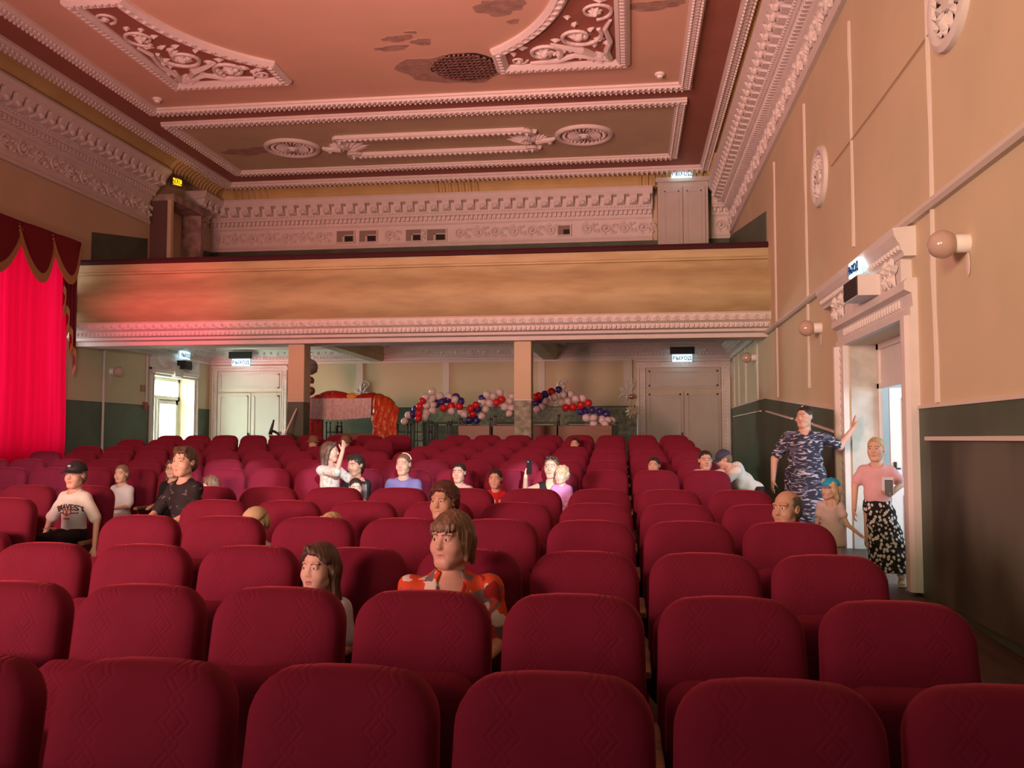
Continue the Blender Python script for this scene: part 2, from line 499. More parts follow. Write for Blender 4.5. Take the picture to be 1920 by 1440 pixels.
def medallion(x, y, z, r, label, up=True, petals=28, cat='ceiling medallion'):
    t = thing('ceiling_medallion', label, cat, (x, y, z))
    mb = MB()
    P = [(r * .84, .0), (r * .83, -.05), (r * .88, -.075), (r * .95, -.075), (r, -.05), (r * 1.02, .0)]
    mb.lathe(P, 40)
    mb.build('rim', PLASTER, t, smooth=True, angle=40)
    mb = MB()
    mb.lathe([(0.001, -.012), (r * .84, -.012), (r * .84, .0)], 40); mb.m = 1
    for k in range(petals):
        a = 2 * math.pi * k / petals
        mb.tube([(r * .22 * math.cos(a), r * .22 * math.sin(a), -.035), (r * .58 * math.cos(a), r * .58 * math.sin(a), -.03)], [r * .016, r * .036], 5)
        leaf(mb, r * .62 * math.cos(a), r * .62 * math.sin(a), a + .5, r * .20, r * .11, lambda u, v, w: (u, v, -.014 - w), h=.05)
    mb.lathe([(.001, -.10), (r * .08, -.10), (r * .13, -.06), (r * .2, -.07), (r * .22, -.03)], 20)
    mb.build('rosette', [CEIL_B, PLASTER], t)  # darker ground colour stands in for the shade between the petals
    return t
medallion(-8.23, 21.25, ZC, .68, 'round plaster medallion above the balcony at the left, beside bare patch')
medallion(-1.05, 21.21, ZC, .68, 'round plaster medallion above the balcony at the right')
ZU = 4.25
for x, w in ((-9.95, 'left of the left pillar'), (-4.85, 'between the two pillars'), (.2, 'right of the right pillar')):
    medallion(x, 22.6, ZU, .42, 'small plaster rosette on the ceiling under the balcony, ' + w, petals=14)

# long strapwork ornament between the two medallions
t = thing('strapwork_ornament', 'long white plaster strapwork ornament between the two ceiling medallions', 'ceiling ornament', (-4.6, 21.25, ZC))
mb = MB()
for y in (-.62, .68):
    xf = lambda u, w, v: (u, y + w, -v)
    mb.prism([(-.09, 0), (-.09, .08), (-.04, .11), (.04, .11), (.09, .08), (.09, 0)], -2.15, 2.2, xf)
    for i in range(34):
        u = -2.1 + i * .127
        mb.box(u - .02, u + .045, -.05, .05, .10, .14, xf)
mb.build('bar', PLASTER, t)
xf = lambda u, v, w: (u, v, -w)
for s in (-1, 1):
    mb = MB()
    for y in (-.55, .62):
        scroll(mb, s * 2.25, y, .17, 0, xf, r=.07, flip=s)
    for j in range(9):
        a = (0 if s < 0 else math.pi) + (j - 4) * .33
        leaf(mb, s * 2.3, .03, a, .62 - abs(j - 4) * .06, .16, xf, h=.12)
        leaf(mb, s * 2.35, .03, a + math.pi, .36, .13, xf, h=.12)
    mb.ball((s * 2.3, .03, .05), (.16, .16, .06), 8, 6, xf)
    mb.tube([(s * 2.4, .03, -.09), (s * 2.75, 0, -.08), (s * 2.86, 0, -.05)], [.08, .06, .04], 6)
    mb.ball((s * 2.72, .16, .08), .07, 7, 5, xf)
    mb.build('scroll_end', PLASTER, t)

# fallen plaster: hole with bare lath and peeled patches
LATH = M('bare_lath', (0.30, 0.17, 0.14), 0.95, rgb2=(0.12, 0.065, 0.055), scale=14, bump=.5)
PEEL = M('peeled_plaster', (0.47, 0.32, 0.25), 0.95, rgb2=(0.33, 0.22, 0.19), scale=5, bump=.5, bscale=14)
def blob(cx, cy, rx, ry, seed, n=34, jag=.16):
    r = random.Random(seed); ph = [r.uniform(0, 6.28) for _ in range(5)]
    return [(cx + rx * (q := 1 + jag * (math.sin(2 * a + ph[0]) + .7 * math.sin(3 * a + ph[1]) + .6 * math.sin(5 * a + ph[2]) + .5 * math.sin(9 * a + ph[3])) * .6) * math.cos(a), cy + ry * q * math.sin(a)) for a in (2 * math.pi * i / n for i in range(n))]
def patch(mb, pts, z0, z1):
    n = len(pts)
    mb.add([(x, y, z0) for x, y in pts] + [(x, y, z1) for x, y in pts], [tuple(range(n)), tuple(range(2 * n - 1, n - 1, -1))] + [(i, n + i, n + (i + 1) % n, (i + 1) % n) for i in range(n)])
t = thing('ceiling_hole', 'hole in the ceiling plaster with bare lath grid beside the right scroll panel', 'damaged plaster', (-3.2, 16.95, ZC))
mb = MB(); patch(mb, blob(-.15, .1, 1.0, .75, 3), -.006, .0); mb.build('plaster_edge', PEEL, t)
mb = MB(); patch(mb, blob(.06, .02, .64, .60, 5, jag=.1), -.012, .0)
mb.build('cavity', M('cavity_dark', (0.05, 0.03, 0.028), .95), t)
mb = MB()
for i in range(-6, 7):
    k = .60 * math.sqrt(max(0, 1 - (i / 7) ** 2))
    mb.box(.06 + i * .09 - .016, .06 + i * .09 + .014 + .006 * (i % 3), -k, k, -.05, -.02)
for i in range(-4, 5):
    k = .62 * math.sqrt(max(0, 1 - (i / 5) ** 2))
    mb.box(.06 - k, .06 + k, i * .125 - .022, i * .125 + .022, -.045, -.03)
mb.build('lath', LATH, t)
def patches(name, label, items):
    mb = MB()
    for k, (px, py, rx, ry) in enumerate(items):
        p = atz(px, py, ZC)
        patch(mb, blob(p.x, p.y, rx, ry, 11 + k, jag=.25), ZC - .004 - .001 * k, ZC)
    return tag(mb.build(name, PEEL), label, 'damaged plaster')
patches('peeled_patch', 'peeled ceiling patches left of the lath hole', [(745, 72, .28, .13), (735, 90, .30, .12), (790, 78, .16, .16), (770, 60, .1, .06)])
patches('peeled_patch', 'peeled ceiling patch at the top edge of the view', [(938, 12, .42, .32), (962, 40, .1, .1)])
patches('peeled_patch', 'bare brown patch beside the left ceiling medallion', [(463, 284, .62, .30)])
patches('peeled_patch', 'cracked plaster patch at the top right of the ceiling field', [(1225, 10, .5, .18)])
def detector(px, py, label):
    p = atz(px, py, ZC)
    t = thing('smoke_detector', label, 'smoke detector', p, 0, 'smoke detectors on the ceiling')
    mb = MB(); mb.lathe([(.10, 0), (.10, -.03), (.075, -.05), (.001, -.05)], 18); mb.build('base', WHITEP, t, smooth=True, angle=40)
    mb = MB(); mb.lathe([(.06, -.05), (.055, -.09), (.001, -.10)], 14); mb.build('sensor_head', WHITEP, t, smooth=True, angle=40)
detector(295, 185, 'small white smoke detector near the left corner of the ceiling moulding')
detector(1237, 138, 'small white smoke detector below the right scroll panel')
# ------------------------------------------------------------------ balcony
XFX = lambda u, a, b: (u, a, b)          # profile (y, z) along x
mb = MB()
belly = [(18.36, 5.22)]
for i in range(1, 13):
    t = i / 12
    y = 18.40 - .42 * math.sin(math.pi * (t ** 1.25) * .93) + .02 * t
    belly.append((y, 5.22 - 1.10 * t))
prof = [(18.60, 5.22)] + belly + [(18.60, 4.12)]
mb.prism(prof[::-1], XL, XR, XFX)
struct(mb.build('trim_10', BALC, smooth=True, angle=35), 'bulging painted front of the balcony')
mb = MB()
mb.prism([(18.27, 5.22), (18.27, 5.26), (18.30, 5.28), (18.30, 5.44), (18.75, 5.46), (18.75, 5.22)], XL, XR, XFX)
struct(mb.build('trim_11', BALC), 'flat band below the balcony rail')
mb = MB()
mb.prism([(18.26, 5.45), (18.24, 5.50), (18.30, 5.56), (18.62, 5.56), (18.70, 5.52), (18.70, 5.45)], XL, XR, XFX)
tag(mb.build('balcony_rail', MAROON), 'dark maroon padded rail along the top of the balcony front', 'balcony rail')
mb = MB()
mb.prism([(18.75, 4.16), (18.10, 4.16), (18.05, 4.12), (18.10, 4.00), (18.20, 3.96), (18.22, 3.87), (18.34, 3.85), (18.36, 3.80), (18.52, 3.78), (18.55, 3.70), (19.2, 3.70), (19.2, 4.16)], XL, XR, XFX)
n = int((XR - XL) / .19)
for i in range(n):
    x = XL + (i + .5) * (XR - XL) / n
    xf = lambda u, v, w: (x + u, 18.08 - w, 4.06 + v)
    leaf(mb, -.085, -.01, .25, .17, .12, xf, h=.06)
    mb.ball((x + .03, 18.10, 4.05), (.05, .05, .05), 6, 4)
n = int((XR - XL) / .095)
for i in range(n):
    x = XL + (i + .5) * (XR - XL) / n
    mb.ball((x, 18.20, 3.915), (.034, .04, .045), 6, 4)
struct(mb.build('trim_12', PLASTER), 'leaf and egg moulding along the bottom of the balcony front')
# deck and ceiling underneath
mb = MB()
mb.prism([(18.6, 4.30), (18.6, 4.7), (20, 4.8), (YB, 6.0), (YB, 4.30)][::-1], XL, XR, XFX)
struct(mb.build('trim_13', CEIL_U), 'balcony deck')
mb = MB()
mb.box(XL, XR, 19.2, YB, ZU, ZU + .06)
struct(mb.build('trim_14', CEIL_U), 'ceiling under the balcony')
mb = MB()
for x in (-7.13, -2.23):
    mb.prism([(x - .26, ZU), (x - .24, 4.0), (x - .20, 3.92), (x - .17, 3.86), (x + .17, 3.86), (x + .20, 3.92), (x + .24, 4.0), (x + .26, ZU)], 19.15, YB, lambda u, a, c: (a, u, c))
struct(mb.build('trim_15', CEIL_C), 'ceiling beams under the balcony')
mb = MB()
for x0, x1 in ((XL + .35, -7.5), (-6.75, -2.6), (-1.85, XR - .35)):
    for a, c, d, e in ((x0, x1, 19.5, 19.62), (x0, x1, 24.55, 24.67), (x0, x0 + .12, 19.5, 24.6), (x1 - .12, x1, 19.5, 24.6)):
        mb.box(a, c, d, e, ZU - .04, ZU)
struct(mb.build('trim_16', PLASTER), 'flat plaster frames on the ceiling under the balcony')
# cornice under the balcony
def small_cornice(name, u0, u1, xf, label, skip=()):
    mb = MB()
    mb.prism([(0, 3.82), (.06, 3.82), (.07, 3.88), (.04, 3.90), (.05, 3.93), (.12, 3.97), (.14, 4.02), (.20, 4.05), (.26, 4.14), (.30, 4.20), (.30, ZU), (0, ZU)], u0, u1, lambda u, w, v: xf(u, v, w))
    n = int(abs(u1 - u0) / .20)
    for i in range(n):
        u = u0 + (i + .5) * (u1 - u0) / n
        leaf(mb, u - .06, 4.10, .8 if i % 2 else -.2, .15, .10, lambda a, c, w: xf(a, c, .20 + w), h=.07)
        mb.ball((u + .05, 4.12, .23), (.04, .04, .05), 6, 4, xf)
    n = int(abs(u1 - u0) / .10)
    for i in range(n):
        u = u0 + (i + .5) * (u1 - u0) / n
        mb.box(u - .028, u + .028, 3.955, 4.02, .10, .155, xf)
    return struct(mb.build(name, PLASTER), label)
small_cornice('trim_17', XL, XR, XFB, 'cornice on the back wall under the balcony')
small_cornice('trim_18', 18.9, YB, XFL, 'cornice on the left wall under the balcony')
small_cornice('trim_19', 18.9, YB, XFR, 'cornice on the right wall under the balcony')

# pillars
def pillar(x, label, low):
    t = thing('pillar', label, 'pillar', (x, 19.0, fz(19)))
    z = fz(19)
    for nm, m, a, c in (('upper_shaft', WALL, 2.50 - z, 3.72 - z), ('lower_shaft', low, 0, 2.47 - z)):
        mb = MB(); mb.box(-.18, .18, -.2, .2, a, c)
        bevelmod(mb.build(nm, m, t), .012, 2)
    mb = MB(); mb.box(-.186, .186, -.206, .206, 2.47 - z, 2.50 - z); mb.build('white_line', PIPE, t)
    return t
pillar(-7.13, 'square cream pillar with dark green base, left one under the balcony', GREEN)
pillar(-2.23, 'square cream pillar with mottled green base, right one under the balcony', MARBLE)

# ------------------------------------------------------------------ wainscots
def slab(name, pts, xf, mat, label, d=.015):
    mb = MB(); n = len(pts)
    mb.add([xf(u, v, d) for u, v in pts] + [xf(u, v, 0) for u, v in pts], [tuple(range(n)), tuple(range(2 * n - 1, n - 1, -1))] + [(i, n + i, n + (i + 1) % n, (i + 1) % n) for i in range(n)])
    return struct(mb.build(name, mat), label)
def line(mb, pts, xf, h=.03, d=.03):
    for (u0, v0), (u1, v1) in zip(pts, pts[1:]):
        mb.add([xf(u, v, w) for u, v, w in ((u0, v0, 0), (u1, v1, 0), (u1, v1 + h, 0), (u0, v0 + h, 0), (u0, v0, d), (u1, v1, d), (u1, v1 + h, d), (u0, v0 + h, d))], [(0, 3, 2, 1), (4, 5, 6, 7), (0, 1, 5, 4), (2, 3, 7, 6), (1, 2, 6, 5), (0, 4, 7, 3)])
flr = lambda ys_: [(y, fz(y)) for y in ys_]
slab('baseboard_1', flr([DR1 + .42, 14.2, 15.6, 17.5, YB]) + [(YB, 2.49), (18.9, 2.49), (DR1 + .42, 2.04)], XFR, GREEN, 'dark green wainscot on the right wall beyond the doorway')
slab('baseboard_2', flr([YF, 2.4, 5.5, 7.7, DR0 - .36]) + [(DR0 - .36, 1.96), (YF, 1.94)], XFR, GREEN, 'dark green wainscot on the right wall before the doorway')
slab('baseboard_3', [(18.3, .6), (DL0 - .14, .6), (DL0 - .14, 2.53), (18.3, 2.53)], XFL, GREEN, 'dark green wainscot on the left wall before the glazed door')
slab('baseboard_4', [(DL1 + .25, .6), (YB, .6), (YB, 2.53), (DL1 + .25, 2.53)], XFL, GREEN, 'dark green wainscot on the left wall in the corner')
slab('baseboard_5', [(-9.8, .6), (.18, .6), (.18, 2.58), (-9.8, 2.56)], XFB, GREEN, 'dark green wainscot on the back wall')
slab('baseboard_6', [(18.45, 5.0), (YB, 5.6), (YB, 7.12), (24.7, 7.12), (18.45, 6.2)], XFR, GREEN, 'dark green wainscot on the right wall of the balcony')
slab('baseboard_7', [(19.15, 5.0), (21.55, 5.0), (21.55, 6.75), (19.15, 6.38)], XFL, GREEN, 'dark green wainscot on the left wall of the balcony')
slab('baseboard_8', [(23.45, 5.0), (YB, 5.4), (YB, 7.12), (23.45, 7.0)], XFL, GREEN, 'dark green wainscot in the left corner of the balcony')
slab('baseboard_9', [(XL, 5.6), (XR, 5.6), (XR, 7.13), (XL, 7.13)], XFB, GREEN, 'dark green wainscot on the back wall of the balcony')
# marbled stiles on the back wainscot
mb = MB()
for u0, u1 in ((-2.05, -1.75), (-1.25, -.95), (-.35, .18), (-4.2, -3.9), (-6.0, -5.8)):
    mb.box(u0, u1, YB - .03, YB - .012, .6, 2.15)
mb.box(-6.0, .18, YB - .03, YB - .012, 2.15, 2.54)
struct(mb.build('trim_20', MARBLE), 'marbled green stiles of the back wainscot')
mb = MB()
line(mb, [(DR1 + .42, 2.04), (18.9, 2.49), (YB, 2.49)], XFR)
line(mb, [(YF, 1.94), (DR0 - .36, 1.96)], XFR)
line(mb, [(18.3, 2.53), (DL0 - .14, 2.53)], XFL, .012)
line(mb, [(-9.8, 2.56), (.18, 2.58)], XFB)
for a, c in (((24.6, 2.24), (22.0, 2.24)), ((21.8, 2.24), (19.5, 2.24)), ((18.7, 2.215), (15.75, 2.0)), ((13.95, 1.875), (12.5, 1.755)), ((15.4, 1.975), (14.1, 1.89))):
    line(mb, [c, a], XFR, .03, .05)
line(mb, [(-5.6, 2.06), (-4.4, 2.06)], XFB, .02, .04)
line(mb, [(-3.7, 2.06), (-2.1, 2.06)], XFB, .02, .04)
line(mb, [(-1.7, 2.06), (-.4, 2.06)], XFB, .02, .04)
struct(mb.build('trim_21', PIPE), 'thin white lines along the wainscots')
# tall white conduit moulding on the right wall, thin raised strips
mb = MB()
mb.prism([(0, 3.73), (.05, 3.73), (.08, 3.76), (.08, 3.80), (.04, 3.82), (0, 3.82)], YF, 18.4, lambda u, w, v: XFR(u, v, w))
struct(mb.build('trim_22', PIPE), 'slim moulding running along the right wall above the doorway')
mb = MB()
for y in (11.38, 8.5, 14.32, 17.33, 5.6):
    pts = [(XR - .004, y + rnd.uniform(-.015, .015), z) for z in np.arange(2.45 if y > 12 else 2.0, 7.12, .4)]
    if y == 11.38: pts = [p for p in pts if p[2] > 3.9]
    mb.tube(pts, [.022 + rnd.uniform(0, .012) for _ in pts], 6)
for y in (20.0, 22.0, 23.4, 24.4):
    mb.tube([(XR - .004, y, 2.5), (XR - .004, y, 3.82)], .03, 6)
struct(mb.build('trim_23', PIPE), 'painted-over upright strips on the right wall')
mb = MB()
for u in (-7.64, -5.14, -2.45, -.1):
    mb.box(u - .09, u + .09, YB - .04, YB, 2.62, 3.83)
struct(mb.build('trim_24', PIPE), 'flat pilaster strips on the back wall')
# swags of plaster leaves at the feet of the pilaster strips
for u, w in ((-7.6, 'behind the red puppet booth'), (-2.0, 'beside the right pillar'), (-.12, 'left of the grey back door')):
    mb = MB()
    for k in range(7):
        leaf(mb, u + .05, 2.95, k * .9, .30, .10, lambda a, c, d: XFB(a, c, .04 + d), h=.06)
    for k in range(3):
        scroll(mb, u + .12 - .12 * k, 3.2 - .22 * k, .13, k * 2, lambda a, c, d: XFB(a, c, .04 + d), r=.02)
    tag(mb.build('plaster_leaf_spray', PLASTER), 'white plaster leaf spray on the back wall ' + w, 'wall ornament')

# ------------------------------------------------------------------ right doorway
def architrave(mb, u0, u1, vt, vb, xf, w=.30, d=.10):
    prof = [(0, 0), (0, d * .55), (w * .2, d * .6), (w * .25, d * .35), (w * .6, d * .45), (w * .68, d), (w * .9, d), (w, d * .7), (w, 0)]
    mb.prism(prof, vb, vt, lambda u, a, h: xf(u0 - a, u, h))
    mb.prism(prof, vb, vt, lambda u, a, h: xf(u1 + a, u, h))
    mb.prism(prof, u0 - w, u1 + w, lambda u, a, h: xf(u, vt + a, h))
    n = int((vt - vb) / .10)
    for i in range(n):
        v = vb + (i + .5) * (vt - vb) / n
        for u in (u0 - w * .43, u1 + w * .43):
            mb.ball((u, v, d * .45), (w * .14, .035, .02), 6, 4, xf)
    n = int((u1 - u0) / .10)
    for i in range(n):
        u = u0 + (i + .5) * (u1 - u0) / n
        mb.ball((u, vt + w * .43, d * .45), (.035, w * .14, .02), 6, 4, xf)
t = thing('door_surround', 'white carved plaster surround with frieze and cornice around the right wall doorway', 'door surround', (XR, 10.6, fz(10.6)))
sh = lambda xf, o: (lambda u, v, w: tuple(Vector(xf(u, v, w)) - o))
X = sh(XFR, Vector(t.location))
mb = MB(); architrave(mb, DR0, DR1, DRT, fz(10.6), X, .36, .12)
mb.build('architrave', PLASTER, t)
mb = MB()
mb.box(DR0 - .2, DR1 + .35, 3.18, 3.44, 0, .10, X)
for s in (DR0 + .25, DR1 - .2, DR0 + .05, DR1 + .15):
    for k in range(5):
        leaf(mb, s, 3.33, .6 + k * 1.2, .20, .1, lambda u, v, w: X(u, v, .1 + w), h=.06)
    scroll(mb, s + .12, 3.27, .09, 1, lambda u, v, w: X(u, v, .1 + w), r=.018)
mb.build('frieze', PLASTER, t)
mb = MB()
prof = [(0, 3.42), (.11, 3.42), (.12, 3.46), (.14, 3.48), (.15, 3.53), (.17, 3.56), (.20, 3.62), (.21, 3.69), (0, 3.71)]
mb.prism(prof, DR0 - .36, DR1 + .9, lambda u, w, v: X(u, v, w))
for i in range(34):
    u = DR0 - .30 + i * .108
    mb.ball((u, 3.505, .145), (.032, .03, .03), 6, 4, X)
mb.build('cornice', PLASTER, t)
mb = MB()
mb.box(XR + .36, XR + .41, DR0, DR1, 2.34, DRT)
mb.box(XR + .33, XR + .37, DR0, DR1, 2.30, 2.36)
mb.box(XR + .33, XR + .37, DR0, DR1, DRT - .07, DRT)
mb.box(XR + .33, XR + .37, DR1 - .1, DR1, fz(11), DRT)
mb.box(XR + .33, XR + .37, DR0, DR0 + .1, fz(11), DRT)
d1 = struct(mb.build('door_1', PLASTER), 'white frame and transom panel of the right wall doorway')
mb = MB()
mb.box(XR + .02, XR + .33, DR1 - .012, DR1 + .002, .25, DRT)
mb.box(XR + .02, XR + .33, DR1 - .02, DR1 - .01, .25, 2.28)
struct(mb.build('trim_25', REVEAL), 'worn plaster reveal of the right wall doorway')
# open leaf in the corridor
t = thing('door_leaf', 'pale blue-white door leaf swung open into the corridor of the right doorway', 'door leaf', (XR + .42, DR1 - .18, .25))
mb = MB(); mb.box(0, 1.15, -.045, 0, 0, 2.05)
for z0, z1 in ((.12, .75), (.88, 1.93)):
    for a, c, d, e in ((.14, .17, z0, z1), (.98, 1.01, z0, z1), (.14, 1.01, z0, z0 + .03), (.14, 1.01, z1 - .03, z1)):
        mb.box(a, c, -.062, -.045, d, e)
mb.build('panel', DOORW, t)
mb = MB(); mb.box(.03, .06, -.07, -.045, .95, 1.15); mb.box(.0, .1, -.09, -.07, 1.06, 1.08); mb.build('handle', DARKMETAL, t)
mb = MB()
x0, x1, y0, y1, zb, zt = XR + .38, 6.0, 8.0, 13.5, .22, 3.2
mb.box(x1, x1 + .1, y0, y1, 0, zt); mb.box(x0, x1, y1, y1 + .1, 0, zt); mb.box(x0, x1, y0 - .1, y0, 0, zt)
mb.box(x0, x1, y0, y1, zt, zt + .1)
struct(mb.build('wall_corridor_right', CORRW))
mb = MB(); mb.box(XR, x1, y0, y1, .0, zb); struct(mb.build('floor_corridor_right', CORRW))

# ------------------------------------------------------------------ left glazed door
t = thing('door_surround', 'plaster surround with swag frieze around the glazed door in the left wall', 'door surround', (XL, 23.0, .7))
X = sh(XFL, Vector(t.location))
mb = MB(); architrave(mb, DL0, DL1, DLT - .02, .7, X, .2, .08)
mb.build('architrave', PLASTER, t)
mb = MB()
mb.box(DL0 - .2, DL1 + .22, DLT + .12, DLT + .5, 0, .07, X)
mb.prism([(0, DLT + .02), (.12, DLT + .05), (.15, DLT + .14), (0, DLT + .16)], DL0 - .1, DL1 + .1, lambda u, w, v: X(u, v, w))
for a in (DL0 + .1, DL1 - .75):
    for k in range(9):
        q = k / 8
        mb.ball((a + q * .7, DLT + .42 - .2 * math.sin(math.pi * q), .09), (.06, .05, .05), 6, 4, X)
mb.prism([(-.2, DLT), (.2, DLT), (.28, DLT + .3), (-.28, DLT + .3)], .0, .16, lambda u, a, v: X(23.05 + a, v, u))
mb.build('frieze', PLASTER, t)
t = thing('door_2', 'white framed glazed door standing bright with daylight in the left wall', 'door', (XL - .42, 23.0, .7))
t['kind'] = 'structure'
mb = MB()
L = lambda y0, y1, z0, z1, d=.06: mb.box(-d / 2, d / 2, y0 - 23, y1 - 23, z0 - .7, z1 - .7)
L(DL0, DL0 + .09, .7, DLT); L(DL1 - .09, DL1, .7, DLT); L(DL0, DL1, DLT - .09, DLT); L(DL0, DL1, 2.72, 2.84); L(DL0, DL1, .7, .85)
L(22.78, 22.92, .7, 2.8, .08); L(22.94, 23.06, .7, 2.75, .08); L(23.95, 24.07, .7, 2.75); L(22.94, 24.07, 2.62, 2.74)
mb.build('door_frame', WHITEP, t)
GLASS = bpy.data.materials.new('pane_glass')
_N, _L = nt(GLASS); _N.remove(_N['Principled BSDF'])
_t = _N.new('ShaderNodeBsdfTransparent'); _t.inputs[0].default_value = (.94, 1, .97, 1); _g = _N.new('ShaderNodeBsdfGlossy'); _g.inputs['Roughness'].default_value = .02
_x = _N.new('ShaderNodeMixShader'); _x.inputs[0].default_value = .06; _L.new(_t.outputs[0], _x.inputs[1]); _L.new(_g.outputs[0], _x.inputs[2]); _L.new(_x.outputs[0], _N['Material Output'].inputs[0])
mb = MB(); mb.box(-.004, .004, -.9, .95, 2.14, 2.54); mb.box(-.004, .004, .06, .95, .15, 1.93); mb.build('pane', GLASS, t)
mb = MB()
x0, x1, y0, y1, zt = XL - .45, XL - 3.2, 20.4, 26.0, 4.2
mb.m = 0
mb.box(x1 - .1, x1, y0, y1, 1.9, zt); mb.box(x1, x0, y1, y1 + .1, 1.9, zt); mb.box(x1, x0, y0 - .1, y0, 0, zt); mb.box(x1, x0, y0, y1, zt, zt + .1)
mb.m = 1
mb.box(x1 - .1, x1, y0, y1, .5, 1.9); mb.box(x1, x0, y1, y1 + .1, .5, 1.9)
struct(mb.build('wall_corridor_left', [CORR, CORRB]))
mb = MB(); mb.box(x1, XL, y0, y1, .4, .7); struct(mb.build('floor_corridor_left', CORRW))

# ------------------------------------------------------------------ doors in the back wall
def back_door(name, x0, x1, lx0, lx1, top, ltop, split, mid, label, mat):
    t = thing(name, label, 'door', ((x0 + x1) / 2, YB, fz(YB)))
    t['kind'] = 'structure'
    X = sh(XFB, Vector(t.location))
    w = min(lx0 - x0, x1 - lx1) 
    mb = MB(); architrave(mb, lx0 - .02, lx1 + .02, ltop + .02, .7, X, min(.24, w + .02), .10)
    mb.build('architrave', PLASTER, t)
    def panel(nm, a, c, z0, z1, hnd=None):
        mb = MB(); mb.box(a, c, z0, z1, 0, .05, X)
        for p, q, r, s in ((a + .07, a + .11, z0 + .08, z1 - .07), (c - .11, c - .07, z0 + .08, z1 - .07), (a + .07, c - .07, z1 - .11, z1 - .07), (a + .07, c - .07, z0 + .08, z0 + .12)):
            mb.box(p, q, r, s, .05, .075, X)
        o = mb.build(nm, mat, t)
        if hnd is not None:
            mb = MB(); mb.box(hnd - .015, hnd + .015, 1.65, 1.85, .05, .11, X); mb.build('handle', DARKMETAL, o)
    panel('transom_panel', lx0, lx1, split + .02, ltop)
    panel('door_leaf', lx0, mid - .012, .7, split - .03, mid - .06)
    panel('door_leaf', mid + .012, lx1, .7, split - .03)
    return t
back_door('door_3', -12.12, -9.81, -11.87, -9.94, 3.88, 3.62, 3.02, -10.86, 'tall white double door with transom panel at the left of the back wall', DOORW)
back_door('door_4', .18, 2.66, .41, 2.40, 3.87, 3.60, 3.0, 1.42, 'tall pale double door with transom panel at the right of the back wall', DOORG)

# projection openings in the balcony back wall and the two balcony porches
HOLE = M('opening_dark', (0.26, 0.22, 0.19), .9)
HOLEB = M('opening_black', (0.03, 0.024, 0.022), .9)
for k, (u, w, z) in enumerate(holes):
    o = MB(); o.m = 0
    X = XFB
    hh = .16 if k < 4 else .13
    o.box(u - w - .03, u + w + .03, z - hh - .03, z + hh + .03, .05, .13, X)
    o.m = 1; o.box(u - w, u + w, z - hh, z + hh, .128, .135, X)
    o.m = 2; o.box(u - w * .1, u + w * .9, z - hh * .9, z + hh * .1, .135, .14, X)
    if k < 4:
        o.m = 3; o.box(u - w * .3, u + w, z + hh * .05, z + hh * .25, .12, .15, X); o.box(u - w * .3, u - w * .05, z - hh, z + hh * .2, .12, .15, X)
    tag(o.build('projection_opening', [PLASTER, HOLE, HOLEB, CEIL_U]), ['leftmost', 'second from the left', 'middle', 'fourth from the left', 'small rightmost'][k] + ' projection opening in the frieze above the balcony', 'projection opening', 'projection openings above the balcony')
t = thing('balcony_porch', 'grey panelled door porch at the right end of the balcony', 'door porch', (1.41, 24.4, 5.75))
mb = MB(); mb.box(-.66, .66, .02, .72, 0, 2.78); mb.box(-.72, .72, -.04, .72, 2.78, 2.90); mb.build('casing', DOORG, t)
mb = MB(); mb.box(-.58, -.01, -.03, .02, .1, 2.66); mb.box(.01, .58, -.03, .02, .1, 2.66)
for a in (-.58, .01):
    mb.box(a + .09, a + .48, -.045, -.03, .9, .93); mb.box(a + .09, a + .48, -.045, -.03, 2.5, 2.53); mb.box(a + .09, a + .12, -.045, -.03, .9, 2.53); mb.box(a + .45, a + .48, -.045, -.03, .9, 2.53)
mb.build('door_leaf', DOORG, t)
t = thing('balcony_porch', 'dark panelled door porch at the left end of the balcony', 'door porch', (XL, 22.5, 5.3))
mb = MB(); mb.box(0, .62, -.85, .95, 2.45, 2.62); mb.box(0, .56, .80, .95, 0, 2.45); mb.build('casing', M('porch_peeling', (0.45, 0.36, 0.32), .8, rgb2=(.25, .17, .15), scale=4), t)
mb = MB(); mb.box(0, .50, -.85, -.80, 0, 2.45); mb.build('side_board', M('porch_brown', (0.14, 0.08, 0.07), .7), t)
mb = MB(); mb.box(.50, .60, -.9, -.78, 0, 2.45); mb.build('post', WALL, t)

# ------------------------------------------------------------------ exit signs, speaker boxes, lamps, detectors on walls
SIGNB = M('exit_sign_lit', (0.62, 0.93, 1.0), .5, emit=1.7)
SIGNT = M('exit_sign_letter', (0.0, 0.05, 0.20), .8)
SIGNY = M('exit_sign_amber', (1.0, 0.48, 0.01), .5, emit=2.2)
SIGNYB = M('sign_brown', (0.06, 0.03, 0.02), .6)
def text_mesh(txt, size, depth, name, mat, parent, loc, rot, sx=1.0, arc=0.0, bold=.0):
    cu = bpy.data.curves.new(name, 'FONT')
    cu.body = txt; cu.size = size; cu.extrude = depth; cu.align_x = 'CENTER'; cu.align_y = 'CENTER'; cu.offset = bold
    tmp = bpy.data.objects.new('tmp', cu); COL.objects.link(tmp)
    dg = bpy.context.evaluated_depsgraph_get()
    me = bpy.data.meshes.new_from_object(tmp.evaluated_get(dg))
    bpy.data.objects.remove(tmp)
    me.name = name
    for v in me.vertices:
        v.co.x *= sx
        if arc:
            v.co.y -= arc * v.co.x ** 2
    me.materials.clear(); me.materials.append(mat)
    o = link(name, me, parent, loc); o.rotation_euler = rot
    return o
